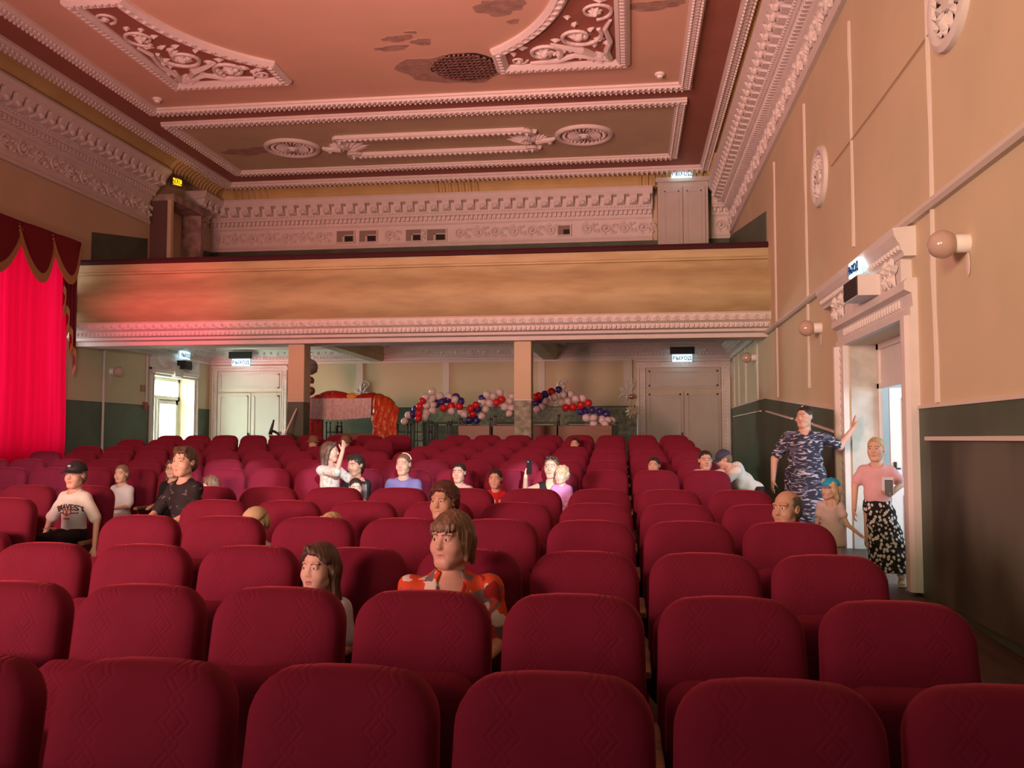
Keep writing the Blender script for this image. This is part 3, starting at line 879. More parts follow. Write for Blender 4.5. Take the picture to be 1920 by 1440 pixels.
def exit_sign(loc, rz, label, w=.52, h=.19, box=True, amber=False, glow=.45):
    t = thing('exit_sign', label, 'exit sign', loc, rz, 'lit exit signs')
    mb = MB(); mb.box(-w / 2, w / 2, -.035, 0, -h / 2, h / 2)
    mb.build('lit_panel', SIGNYB if amber else SIGNB, t)
    if amber:
        mb = MB(); mb.box(-w * .36, w * .36, -.042, -.035, -h * .3, h * .25); mb.build('amber_field', SIGNY, t)
    text_mesh('ВЫХОД', h * .74, .003, 'lettering', SIGNYB if amber else SIGNT, t, (0, -.045 if amber else -.039, -.01), (math.pi / 2, 0, 0), sx=(.62 if amber else .95), bold=.003)
    if box:
        mb = MB(); mb.box(-w * .62, w * .62, -.13, 0, h * .55, h * 1.55); mb.build('emergency_box', BLACK, t)
    l = bpy.data.lights.new('sign_glow', 'POINT'); l.energy = glow; l.color = (1, .55, .1) if amber else (.65, .92, 1); l.shadow_soft_size = .1
    lo = bpy.data.objects.new('sign_glow', l); COL.objects.link(lo); lo.parent = t; lo.location = (0, -.22, -.10)
    return t
exit_sign((1.37, YB - .32, 3.84), 0, 'glowing exit sign under a black box above the right back door')
exit_sign((-11.05, YB - .32, 3.86), 0, 'glowing exit sign under a black box above the left back door')
exit_sign((1.38, 24.28, 8.70), 0, 'glowing exit sign on top of the balcony door porch', w=.54, h=.20, box=False)
exit_sign((XL + .18, 23.27, 3.93), math.pi / 2, 'glowing exit sign above the glazed left door', box=False)
exit_sign(tuple(atx(1606, 503, XR - .23)), -math.pi / 2, 'glowing exit sign on the cornice of the right doorway', w=.42, h=.17, box=False, glow=.04)
exit_sign(tuple(atx(331, 341, XL + .72)), math.radians(62), 'amber lit exit sign on a dark board beside the left cornice', w=.34, h=.30, box=False, amber=True, glow=1)
def speaker_box(loc, rz, label, w=.5, h=.3, body=None):
    t = thing('wall_speaker', label, 'speaker', loc, rz)
    mb = MB(); mb.box(-w / 2, w / 2, -.22, 0, -h / 2, h / 2); mb.build('cabinet', body or BLACK, t)
    mb = MB(); mb.box(-w * .47, w * .47, -.232, -.22, -h * .45, h * .45)
    for i in range(7):
        z = -h * .36 + i * h * .12
        mb.box(-w * .44, w * .44, -.238, -.232, z - .006, z + .006)
    mb.build('grille', M('speaker_grille', (0.05, 0.035, 0.035), .8), t)
speaker_box((XR - .10, 10.25, 3.30), -math.pi / 2, 'brown fronted box speaker on the frieze of the right doorway', .62, .22, PLASTER)
speaker_box((XL + .08, 23.27, 3.66), math.pi / 2, 'small black box speaker under the exit sign of the glazed door', .40, .24)

GLOBE = M('lamp_globe_glass', (0.50, 0.36, 0.30), .12, spec=.8)
def globe(y, z, side, label, r=.115):
    sx = -1 if side == 'R' else 1
    t = thing('wall_globe_lamp', label, 'wall lamp', (XR if side == 'R' else XL, y, z), 0, 'unlit globe wall lamps')
    mb = MB(); mb.lathe([(.001, 0), (.075, 0), (.075, .10), (.06, .13), (.001, .13)], 20, lambda x, y_, z_: (sx * z_, y_, x)); mb.build('base', WHITEP, t, smooth=True, angle=40)
    mb = MB(); mb.ball((sx * .20, 0, -.005), r, 22, 14); mb.build('globe', GLOBE, t, smooth=True)
    mb = MB(); mb.ball((sx * .008, 0, -.17), (.01, .05, .10), 8, 5); mb.build('wall_mark', M('paint_chip', (.72, .58, .52), .8), t)
globe(7.68, 3.25, 'R', 'unlit globe lamp nearest the camera, right of the doorway')
globe(13.43, 3.26, 'R', 'unlit globe lamp on the right wall between doorway and balcony')
globe(20.26, 3.44, 'R', 'unlit globe lamp on the right wall under the balcony')
globe(20.05, 3.26, 'L', 'unlit globe lamp on the left wall under the balcony', .12)

# oval plaster vents
def vent(y, z, label):
    t = thing('wall_vent', label, 'wall vent', (XR, y, z), 0, 'round plaster vents on the right wall')
    X = lambda x, y_, z_: (-z_, x * .48, y_ * .43)
    mb = MB(); mb.lathe([(1.0, 0), (.98, .05), (.86, .07), (.74, .05), (.70, .0)], 36, X); mb.build('rim', PLASTER, t, smooth=True, angle=40)
    mb = MB(); mb.lathe([(.001, .008), (.72, .008), (.72, 0)], 30, X); mb.build('void', HOLEB, t)
    mb = MB()
    for k in range(14):
        a = 2 * math.pi * k / 14
        leaf(mb, .22 * math.cos(a), .22 * math.sin(a), a, .52, .17, lambda u, v, w: X(u, v, w + .012), h=.05)
        leaf(mb, .60 * math.cos(a + .2), .60 * math.sin(a + .2), a + 1.4, .22, .14, lambda u, v, w: X(u, v, w + .03), h=.04)
    mb.lathe([(.001, .05), (.22, .05), (.25, .01)], 14, X)
    mb.build('leaf_grille', PLASTER, t)
vent(13.25, 5.40, 'round leaf-pattern plaster vent on the right wall, farther one')
vent(7.90, 5.38, 'round leaf-pattern plaster vent on the right wall at the top edge of view')
mb = MB(); a = atx(1755, 45, XR - .02); c = atx(1558, 312, XR - .02)
mb.tube([a, (a + c) / 2 + Vector((0, 0, -.015)), c], .005, 5)
tag(mb.build('wire', M('thin_wire', (.36, .24, .17), .7)), 'thin slanting wire between the two wall vents', 'wire')

# stained panel low on the right wall
t = thing('wall_panel', 'framed stained grey-green panel low on the right wall near the camera', 'wall panel', (XR, 6.0, 0))
STAIN = M('panel_stained', (0.135, 0.135, 0.105), .6, rgb2=(.045, .042, .032), scale=1.1, detail=2.5, stretch=(1, 1, .45))
mb = MB(); mb.box(-.035, -.012, 0.4, 2.65, .25, 1.66); mb.box(-.035, -.012, -4, .3, .25, 1.66)
mb.build('panel_board', STAIN, t)
mb = MB(); mb.box(-.075, -.01, -4, 2.68, 1.665, 1.70); mb.build('ledge', PIPE, t)
t = thing('alarm_button', 'small dark red fire alarm button left of the right doorway', 'alarm button', (XR, 12.36, 2.0))
mb = MB(); mb.box(-.06, -.012, -.07, .07, -.10, .10); mb.build('housing', M('alarm_red', (.22, .03, .025), .5), t)
mb = MB(); mb.box(-.07, -.06, -.035, .035, -.05, .03); mb.build('button', WHITEP, t)

# pipes and boxes on the left wall
mb = MB(); mb.tube([(XL + .03, 19.74, .7), (XL + .03, 19.74, 3.72)], .028, 8); mb.ball((XL + .04, 19.74, 3.74), .06, 8, 6)
tag(mb.build('wall_pipe', PIPE), 'thin upright pipe with ball end on the left wall under the balcony', 'pipe')
mb = MB(); mb.tube([(XL + .03, 21.64, 2.56), (XL + .03, 21.64, 3.95)], .028, 8); mb.tube([(XL + .03, 21.64, 3.95), (XL + .03, 21.5, 3.82), (XL + .03, 19.8, 3.82)], .014, 6)
tag(mb.build('wall_pipe', PIPE), 'thin upright pipe beside the glazed door on the left wall', 'pipe')
mb = MB(); mb.box(XL, XL + .05, 21.38, 21.54, 2.86, 3.02); tag(mb.build('switch_box', M('box_brown', (.30, .17, .15), .5)), 'small brown switch box beside the left wall pipe', 'switch box')
mb = MB(); mb.box(XL, XL + .06, 21.5, 21.66, 2.42, 2.60); tag(mb.build('alarm_button', M('alarm_red2', (.30, .05, .04), .5)), 'small red alarm box at the foot of the left wall pipe', 'alarm button')
# half-round sconce in the corner by the right back door, lamp pipe and ribbon bow
mb = MB(); mb.lathe([(.001, -.24), (.09, -.2), (.13, -.05), (.14, .12), (.13, .2), (.001, .22)], 18, lambda x, y, z: (XR + (-abs(x) if x > 0 else x) * .6, 24.75 + y, 3.50 + z))
tag(mb.build('corner_sconce', WHITEP, smooth=True), 'white half-round sconce on the right wall beside the back door', 'wall lamp')
t = thing('pendant_lamp', 'slim white rod with small copper ball lamp left of the right back door', 'lamp', (.02, YB - .10, 2.85))
mb = MB(); mb.tube([(0, 0, .05), (0, 0, 1.0)], .022, 8); mb.build('rod', PIPE, t)
mb = MB(); mb.ball((0, -.02, -.03), (.11, .09, .07), 14, 9); mb.build('ball_shade', M('copper_ball', (.7, .38, .3), .2, metal=.8), t, smooth=True)
t = thing('ribbon_bow', 'pale foil ribbon bow on the back wall below the ball lamp', 'bow', (.03, YB - .07, 2.42))
mb = MB()
for k in range(11):
    a = k * .571
    mb.tube([(0, -.03, 0), (.09 * math.cos(a), -.09 - .02 * (k % 3), .09 * math.sin(a)), (.17 * math.cos(a + .3), -.05, .17 * math.sin(a + .3)), (.05 * math.cos(a + .6), -.03, .05 * math.sin(a + .6))], [.012, .028, .028, .01], 5)
mb.build('loop', M('foil_cream', (.85, .68, .55), .3, metal=.3), t)
# ------------------------------------------------------------------ theatre chairs
def velvet():
    m = bpy.data.materials.new('crimson_velvet')
    N, L = nt(m); b = N['Principled BSDF']
    b.inputs['Roughness'].default_value = .85
    b.inputs['Specular IOR Level'].default_value = .15
    b.inputs['Sheen Weight'].default_value = .35
    b.inputs['Sheen Roughness'].default_value = .35
    b.inputs['Sheen Tint'].default_value = (.9, .10, .16, 1)
    tc = N.new('ShaderNodeTexCoord'); sp = N.new('ShaderNodeSeparateXYZ'); L.new(tc.outputs['Object'], sp.inputs[0])
    def op(o, a, b_=None):
        n = N.new('ShaderNodeMath'); n.operation = o
        for i, x in enumerate((a, b_)):
            if x is None: continue
            if isinstance(x, (int, float)): n.inputs[i].default_value = x
            else: L.new(x, n.inputs[i])
        return n.outputs[0]
    x = op('SUBTRACT', op('ABSOLUTE', sp.outputs[0]), .125)
    zig = op('PINGPONG', op('MULTIPLY', sp.outputs[2], 1.0), .055)
    zig = op('MULTIPLY', op('SUBTRACT', zig, .0275), .9)
    d = op('MINIMUM', op('ABSOLUTE', op('SUBTRACT', x, zig)), op('ABSOLUTE', op('ADD', x, zig)))
    d2 = op('MINIMUM', op('ABSOLUTE', op('SUBTRACT', op('SUBTRACT', x, zig), .022)), op('ABSOLUTE', op('SUBTRACT', op('ADD', x, zig), -.022)))
    d = op('MINIMUM', d, d2)
    mr = N.new('ShaderNodeMapRange'); mr.interpolation_type = 'SMOOTHSTEP'
    L.new(d, mr.inputs[0]); mr.inputs[1].default_value = 0; mr.inputs[2].default_value = .009
    nz = N.new('ShaderNodeTexNoise'); nz.inputs['Scale'].default_value = 9; L.new(tc.outputs['Object'], nz.inputs['Vector'])
    mx = N.new('ShaderNodeMix'); mx.data_type = 'RGBA'
    mx.inputs[6].default_value = (.152, .0105, .029, 1); mx.inputs[7].default_value = (.192, .0130, .037, 1)
    L.new(nz.outputs['Fac'], mx.inputs[0]); L.new(mx.outputs[2], b.inputs['Base Color'])
    bp = N.new('ShaderNodeBump'); bp.inputs['Strength'].default_value = .2; bp.inputs['Distance'].default_value = .008
    L.new(mr.outputs[0], bp.inputs['Height']); L.new(bp.outputs[0], b.inputs['Normal'])
    return m
VELVET = velvet()
ARMWOOD = M('armrest_wood', (0.30, 0.17, 0.10), .45, var=.3, scale=5, stretch=(1, 6, 1))
SIDEM = M('chair_side', (0.06, 0.012, 0.018), .7)
LEAN = .20
def rrect(hw0, hw1, z0, z1, rt, rb, crown=.0, n=7):
    """closed outline (x, z); hw0 half width at bottom, hw1 at top"""
    pts = []
    def hw(z): return hw0 + (hw1 - hw0) * (z - z0) / (z1 - z0)
    for i in range(n + 1):
        a = math.pi / 2 * i / n
        z = z1 - rt + rt * math.sin(a); pts.append((hw(z1 - rt) - rt + rt * math.cos(a) + (0), z))
    for i in range(1, 4):
        x = (hw(z1 - rt) - rt) * (1 - 2 * i / 4); pts.append((x, z1 + crown * (1 - (x / (hw1)) ** 2)))
    for i in range(n + 1):
        a = math.pi / 2 + math.pi / 2 * i / n
        pts.append((-hw(z1 - rt) + rt + rt * math.cos(a), z1 - rt + rt * math.sin(a)))
    for i in range(4):
        a = math.pi + math.pi / 2 * i / 3
        pts.append((-hw0 + rb + rb * math.cos(a), z0 + rb + rb * math.sin(a)))
    for i in range(4):
        a = 1.5 * math.pi + math.pi / 2 * i / 3
        pts.append((hw0 - rb + rb * math.cos(a), z0 + rb + rb * math.sin(a)))
    return pts
def cushion(loops, lean=0.0, zref=0.0):
    """loops: list of (outline, y)"""
    mb = MB(); n = len(loops[0][0]); vs = []
    for o, y in loops:
        vs += [(x, y + lean * (z - zref), z) for x, z in o]
    fs = [tuple(range(n))]
    for k in range(len(loops) - 1):
        fs += [(k * n + i, (k + 1) * n + i, (k + 1) * n + (i + 1) % n, k * n + (i + 1) % n) for i in range(n)]
    k = (len(loops) - 1) * n
    c = len(vs)
    cx = sum(v[0] for v in vs[k:]) / n; cy = sum(v[1] for v in vs[k:]) / n; cz_ = sum(v[2] for v in vs[k:]) / n
    vs.append((cx, cy - .006, cz_))
    fs += [(k + i, c, k + (i + 1) % n) for i in range(n)]
    return mb.add(vs, fs)
R_ = lambda i: rrect(.276 - i, .262 - i, .40 + i, 1.07 - i, .13 - i, .05 - min(i, .03), crown=.006)
back_me = cushion([(R_(.03), .115), (R_(.008), .105), (R_(0), .085), (R_(0), .04), (R_(.006), .018), (R_(.022), .002), (R_(.05), -.010), (R_(.09), -.016)], LEAN, 1.07).build('backrest', VELVET, smooth=True, angle=50)
S_ = lambda i: rrect(.255 - i, .250 - i, .0 + i, .44 - i, .09 - i * .8, .05 - min(i, .03))
seat_me = cushion([(S_(.02), .055), (S_(0), .045), (S_(0), -.02), (S_(.012), -.045), (S_(.04), -.058), (S_(.09), -.064)]).build('seat', VELVET, smooth=True, angle=50)
mb = MB(); mb.prism([(-.44, 0), (-.38, .03), (-.40, .56), (-.44, .60), (.02, .60), (-.02, .30), (.0, .03), (.05, 0)], -.014, .014, lambda u, a, c: (u, a, c))
side_me = mb.build('side_frame', SIDEM)
mb = MB(); mb.box(-.026, .026, -.47, .0, .60, .635)
arm_me = mb.build('armrest', ARMWOOD)
bevelmod(arm_me, .008, 2)
protos = dict(backrest=back_me.data, seat=seat_me.data, side_frame=side_me.data, armrest=arm_me.data)
for o in (back_me, seat_me, side_me, arm_me):
    bpy.data.objects.remove(o)
ORD = ['', 'first', 'second', 'third', 'fourth', 'fifth', 'sixth', 'seventh', 'eighth', 'ninth', 'tenth', 'eleventh', 'twelfth', 'thirteenth', 'fourteenth', 'fifteenth', 'sixteenth', 'seventeenth', 'eighteenth', 'nineteenth', 'twentieth', 'twenty-first', 'twenty-second', 'twenty-third', 'twenty-fourth']
ROWY = [2.44, 3.45, 4.51, 5.52, 6.61, 7.70, 10.63, 11.85, 13.1, 14.2, 15.6, 17.0]
PITCHX = .5775
def xgap(y): return .079 - .0112 * (y - 2.44)
def seat_x(row, j):
    """centre of seat j (j = 1 outermost right, 0, -1 ...) in row 1..12"""
    y = ROWY[row - 1]
    return xgap(y) + PITCHX * (j + .5)
first = {1: -4, 2: -5, 3: -6, 4: -6, 5: -9, 6: -11, 7: -15, 8: -16, 9: -16, 10: -16, 11: -16, 12: -16}
missing = {(5, -7), (5, -8), (6, -8), (10, -7), (11, -7), (12, -7)}
occupied = {}
ROWN = ['front', 'second', 'third', 'fourth', 'fifth', 'sixth', 'seventh', 'eighth', 'ninth', 'tenth', 'eleventh', 'back']
def make_part(nm, parent, loc, rot=None):
    o = link(nm, protos[nm], parent, loc)
    if rot: o.rotation_euler = rot
    if nm == 'armrest': bevelmod(o, .008, 2)
    return o
def chair(row, j, k, down, end_l, end_r):
    y = ROWY[row - 1]
    lab = f'crimson velvet theatre chair, ' + ('rightmost' if k == 1 else ORD[k] + ' from the right') + f' in the {ROWN[row-1]} row'
    t = thing('theatre_chair', lab, 'chair', (seat_x(row, j), y, fz(y) - (.026 if row == 1 else .016 if row < 4 else .006)), rnd.uniform(-.012, .012), 'rows of crimson theatre chairs')
    b_ = make_part('backrest', t, (0, 0, 0), (rnd.uniform(-.015, .02), 0, 0))
    if down:
        make_part('seat', t, (0, -.12, .42), (math.radians(93), 0, 0))
    else:
        make_part('seat', t, (0, -.19, .41), (math.radians(14), 0, 0))
    for s in ([-1, 1] if end_r else [-1]):
        make_part('side_frame', t, (s * PITCHX / 2, -.02, 0))
        make_part('armrest', t, (s * PITCHX / 2, -.02, 0))
    return t
DOWN = {(3, -3), (3, -2), (5, -3), (5, 1), (5, -5), (5, -4), (7, -3), (7, -4), (7, -5), (7, -2), (7, -6), (7, -7), (7, -10), (7, -9), (7, -11), (8, 0), (8, 1), (11, -2), (11, -9), (11, -8), (6, -9), (6, -7)}
for row in range(1, 13):
    k = 0
    js = [j for j in range(1, first[row] - 1, -1) if (row, j) not in missing]
    for j in js:
        k += 1
        chair(row, j, k, (row, j) in DOWN, (j - 1) not in js, (j + 1) not in js)
# ------------------------------------------------------------------ red window curtain with swag valance
def curtain_mat():
    m = bpy.data.materials.new('curtain_red')
    N, L = nt(m); N.remove(N['Principled BSDF'])
    d = N.new('ShaderNodeBsdfDiffuse'); d.inputs[0].default_value = (.62, .006, .035, 1)
    t = N.new('ShaderNodeBsdfTranslucent'); t.inputs[0].default_value = (.95, .006, .075, 1)
    mx = N.new('ShaderNodeMixShader'); mx.inputs[0].default_value = .48
    L.new(d.outputs[0], mx.inputs[1]); L.new(t.outputs[0], mx.inputs[2])
    L.new(mx.outputs[0], N['Material Output'].inputs[0])
    return m
CURT = curtain_mat()
VALANCE = M('valance_dark_red', (.16, .006, .018), .85, sheen=.3)
FRINGE = M('fringe_gold', (.42, .24, .10), .7)
t = thing('window_curtain', 'long bright red sunlit curtain with dark swagged valance over the left wall window', 'curtain', (XL, 16.0, .62))
mb = MB()
NY, NZ = 220, 10
y0, y1 = 12.6, 17.98
for k in range(NZ + 1):
    z = .02 + 5.1 * k / NZ
    for i in range(NY + 1):
        y = y0 + (y1 - y0) * i / NY
        q = y * 1.0 + .05 * math.sin(y * 3.1) 
        amp = .075 + .03 * math.sin(y * 2.3 + 1)
        x = .26 + amp * math.sin(q * 2 * math.pi / .25 + .5 * math.sin(y * 1.7)) + .02 * math.sin(q * 2 * math.pi / .11 + z * .6) + .012 * math.sin(z * 2 + y)
        mb.v.append((x, y - 16.0, z))
for k in range(NZ):
    for i in range(NY):
        a = k * (NY + 1) + i
        mb.f.append((a, a + 1, a + NY + 2, a + NY + 1)); mb.mi.append(0)
mb.build('curtain_panel', CURT, t, smooth=True)
mb = MB(); mb.box(.05, .44, 12.3 - 16, 18.08 - 16, 5.20, 5.27); mb.tube([(.28, 12.3 - 16, 5.12), (.28, 18.05 - 16, 5.12)], .03, 8); mb.build('curtain_rail', VALANCE, t)
def swag(ya, yb, drop, t):
    """half round draped swag between ya and yb at height 5.27 local"""
    mb = MB(); n, m = 20, 9
    for r in range(m + 1):
        f = r / m
        for i in range(n + 1):
            s = i / n
            y = ya + (yb - ya) * s
            z = 5.27 - (drop * f) * (math.sin(math.pi * s) ** .75) - .02 * f
            x = .44 + .10 * math.sin(math.pi * s) * (.35 + .65 * f) + .022 * math.sin(f * 26 + 2 * s)
            mb.v.append((x, y - 16, z))
    for r in range(m):
        for i in range(n):
            a = r * (n + 1) + i
            mb.f.append((a, a + 1, a + n + 2, a + n + 1)); mb.mi.append(0)
    o = mb.build('swag', VALANCE, t, smooth=True)
    sm = o.modifiers.new('thick', 'SOLIDIFY'); sm.thickness = .012
    mb2 = MB()
    low = mb.v[-(n + 1):]
    for i in range(n):
        p, q = Vector(low[i]), Vector(low[i + 1])
        for e in range(3):
            c = p.lerp(q, (e + .5) / 3)
            mb2.box(c.x - .012, c.x + .014, c.y - .018, c.y + .018, c.z - .17, c.z + .01)
    mb2.build('fringe', FRINGE, o)
for ya, yb, dr in ((12.5, 14.35, .95), (14.2, 16.2, .98), (16.05, 17.20, .92), (17.08, 18.06, .80)):
    swag(ya, yb, dr, t)
mb = MB(); n = 14
zs = [(0, 18.18, 1.15), (1, 18.30, 1.55), (2, 18.40, 1.95), (3, 18.52, 2.35), (4, 18.66, 2.55)]
for i in range(25):
    f = i / 24
    y = 17.52 + .52 * f
    ln = 1.0 + 1.6 * f + (.18 if int(f * 8) % 2 else 0)
    x = .40 + .05 * math.sin(f * 24)
    mb.v += [(x, y - 16, 5.24), (x + .02, y - 16, 5.24 - ln)]
for i in range(24):
    mb.f.append((2 * i, 2 * i + 1, 2 * i + 3, 2 * i + 2)); mb.mi.append(0)
o = mb.build('jabot_tail', VALANCE, t)
sm = o.modifiers.new('thick', 'SOLIDIFY'); sm.thickness = .012
mb2 = MB()
for i in range(25):
    p = mb.v[2 * i + 1]
    mb2.v += [(p[0] + .016, p[1], p[2] + .03), (p[0] + .016, p[1], p[2] - .13)]
for i in range(24):
    mb2.f.append((2 * i, 2 * i + 1, 2 * i + 3, 2 * i + 2)); mb2.mi.append(0)
o2 = mb2.build('fringe', FRINGE, o)
sm = o2.modifiers.new('thick', 'SOLIDIFY'); sm.thickness = .02
mb = MB(); mb.box(XL + .02, XL + .20, 18.66, 21.0, 1.36, 1.40); tag(mb.build('window_ledge', PIPE), 'narrow white ledge along the left wall right of the curtain', 'ledge')

# ------------------------------------------------------------------ school tables, stacked desks and stools at the back
WOOD = M('beech_laminate', (.21, .072, .032), .4, rgb2=(.17, .055, .025), scale=2.5, stretch=(.5, 6, 6))
TY = 20.8
def table(x, label, w=1.16):
    z = fz(TY)
    t = thing('school_table', label, 'table', (x, TY, z), 0, 'school tables in a row against the back')
    mb = MB(); mb.box(-w / 2, w / 2, -.28, .28, .73, .755); bevelmod(mb.build('tabletop', WOOD, t), .006)
    for sx in (-1, 1):
        for sy in (-1, 1):
            mb = MB(); mb.tube([(sx * (w / 2 - .06), sy * .22, 0), (sx * (w / 2 - .06), sy * .22, .735)], .016, 8); mb.build('leg', DARKMETAL, t)
        mb = MB(); mb.tube([(sx * (w / 2 - .06), -.22, .2), (sx * (w / 2 - .06), .22, .2)], .013, 6); mb.build('crossbar', DARKMETAL, t)
TX = [-6.85, -5.65, -4.45, -3.25, -2.05, -.90]
for k, x in enumerate(TX):
    table(x, ['school table under the red booth beside the left pillar', 'school table under the right end of the red booth', 'school table under the dark stool frames left of the garlands', 'school table under the left end of the middle balloon garland', 'school table standing behind the right pillar', 'rightmost school table under the right-hand balloon garland'][k])
ZT = fz(TY) + .756
def upturned(x, w, ph, label, frame_h=.70, y=TY):
    """desk lying upside down: top below, wooden apron, legs in the air"""
    t = thing('upturned_desk', label, 'desk', (x, y, ZT), 0, 'upturned school desks on the tables')
    mb = MB(); mb.box(-w / 2, w / 2, -.24, .24, 0, .024); mb.build('tabletop', WOOD, t)
    mb = MB(); mb.box(-w / 2 + .01, w / 2 - .01, -.24, -.222, .12 if ph else .03, .12 + ph); bevelmod(mb.build('apron_panel', WOOD, t), .004)
    for sx in (-1, 1):
        for sy in (-1, 1):
            mb = MB(); mb.box(sx * (w / 2 - .02) - .014, sx * (w / 2 - .02) + .014, sy * .2 - .014, sy * .2 + .014, .024, frame_h); mb.build('leg', DARKMETAL, t)
        mb = MB(); mb.box(sx * (w / 2 - .02) - .014, sx * (w / 2 - .02) + .014, -.24, .24, frame_h, frame_h + .03); mb.build('foot_bar', DARKMETAL, t)
upturned(-3.56, .74, .40, 'upturned desk with wooden apron under the middle balloon garland', .66)
upturned(-2.77, .72, .40, 'upturned desk with wooden apron left of the right pillar', .72)
upturned(-2.0, .76, .40, 'upturned desk with wooden apron just right of the right pillar', .74)
upturned(-1.05, 1.26, .40, 'wide upturned desk with wooden apron under the right-hand garland', .60)
upturned(-6.35, .98, .22, 'upturned desk standing inside the red puppet booth', .50, TY + .02)
def stool(x, y, label, h=.62, w=.40):
    t = thing('stool_frame', label, 'stool', (x, y, ZT), 0, 'upturned dark stools on the tables')
    mb = MB(); mb.box(-w / 2, w / 2, -w / 2, w / 2, 0, .03); mb.build('seat', M('seat_red', (.20, .05, .04), .6), t)
    for sx in (-1, 1):
        for sy in (-1, 1):
            mb = MB(); mb.tube([(sx * w * .45, sy * w * .45, .03), (sx * w * .45, sy * w * .45, h)], .016, 6); mb.ball((sx * w * .45, sy * w * .45, h), .028, 6, 4); mb.build('leg', DARKMETAL, t)
    for z in (.18, .38):
        mb = MB()
        for s in (-1, 1):
            mb.tube([(-w * .45, s * w * .45, z), (w * .45, s * w * .45, z)], .013, 6)
            mb.tube([(s * w * .45, -w * .45, z), (s * w * .45, w * .45, z)], .013, 6)
        mb.build('rail', DARKMETAL, t)
for k, x in enumerate((-5.28, -4.80, -4.34, -3.98)):
    stool(x, TY - .02, ORD[k + 1] + ' dark stool frame from the left between red booth and wooden aprons', .55 + .06 * (k % 2), .38 if k % 2 else .34)
stool(-6.95, TY + .02, 'dark stool frame inside the booth at the left under the ruffle', .60, .30)
stool(-5.68, TY + .02, 'dark stool frame inside the booth at the right under the ruffle', .60, .34)

# ------------------------------------------------------------------ puppet booth
FOIL = M('foil_red', (.55, .025, .015), .35, rgb2=(.42, .012, .012), scale=14, bump=.8, bscale=22, spec=.7)
FOILO = M('foil_orange', (.70, .10, .015), .32, rgb2=(.50, .04, .01), scale=10, bump=.8, bscale=20, spec=.7)
t = thing('puppet_booth', 'red foil covered puppet booth with white ruffle on the tables beside the left pillar', 'puppet booth', (-6.45, TY - .28, ZT))
B0 = Vector((-6.45, TY - .28, ZT))
def bp(x, y):
    p = at(x, y, TY - .34) - B0
    return p.x, p.z
top = [bp(*p) for p in ((580, 748), (590, 742), (605, 737), (622, 735), (640, 738), (655, 744), (664, 746), (676, 741), (694, 739), (712, 741), (728, 749), (742, 765), (749, 785), (750, 800))]
def cover(name, xs, zlow, mat, amp):
    mb = MB(); n = 46
    x0, x1 = xs
    tx = [p[0] for p in top]; tz = [p[1] for p in top]
    m = 26
    for i in range(n + 1):
        x = x0 + (x1 - x0) * i / n
        zt = float(np.interp(x, tx, tz)); zl = zlow(x)
        for k in range(m + 1):
            f = k / m; z = zt + (zl - zt) * f
            y = -.04 - amp * abs(math.sin(x * 23 + 1.5 * math.sin(z * 4))) - amp * .7 * math.sin(z * 19 + x * 7) * math.sin(x * 31) + .16 * (1 - f) ** 6
            mb.v.append((x, y, z))
    for i in range(n):
        for k in range(m):
            a = i * (m + 1) + k
            mb.f.append((a, a + m + 1, a + m + 2, a + 1)); mb.mi.append(0)
    o = mb.build(name, mat, t, smooth=True)
    sm = o.modifiers.new('thick', 'SOLIDIFY'); sm.thickness = .05; sm.offset = -1
    return o
xo, xi, xj, xe = bp(580, 0)[0], bp(614, 0)[0], bp(707, 0)[0], bp(750, 0)[0]
zb = .0
cover('cover_left', (xo, xi), lambda x: zb, FOIL, .03)
cover('cover_top', (xi, xj), lambda x: bp(0, 768)[1], FOIL, .03)
cover('cover_right', (xj, xe), lambda x: bp(0, 822)[1] if x < bp(738, 0)[0] else .0, FOILO, .035)
mb = MB()
for sx in (xo + .05, xi - .04, xj + .04, xe - .06):
    mb.box(sx - .02, sx + .02, .04, .08, 0, .85)
mb.box(xo + .05, xe - .05, .04, .08, .82, .87)
mb.build('wooden_frame', WOOD, t)
mb = MB(); n = 90
x0, x1 = bp(596, 0)[0], bp(706, 0)[0]; zt, zl = bp(0, 751)[1], bp(0, 787)[1]
for k in range(9):
    f = k / 8
    for i in range(n + 1):
        s = i / n; x = x0 + (x1 - x0) * s
        y = -.175 - (.012 + .03 * f) * math.sin(s * 2 * math.pi * 15 + f) - .02 * f
        mb.v.append((x, y, zt + (zl - zt) * f - .03 * math.sin(math.pi * s * 1.3) * f + .008 * math.sin(s * 90) * f))
for k in range(8):
    for i in range(n):
        a = k * (n + 1) + i
        mb.f.append((a, a + n + 1, a + n + 2, a + 1)); mb.mi.append(0)
mb.build('ruffle', M('ruffle_white', (.74, .66, .66), .6, rgb2=(.62, .46, .48), scale=12), t, smooth=True)
mb = MB()
p = bp(658, 741); mb.ball((p[0], .0, p[1] - .05), (.15, .08, .11), 14, 8)
mb.build('yellow_cloth', M('cloth_yellow', (.75, .36, .03), .6), t, smooth=True)

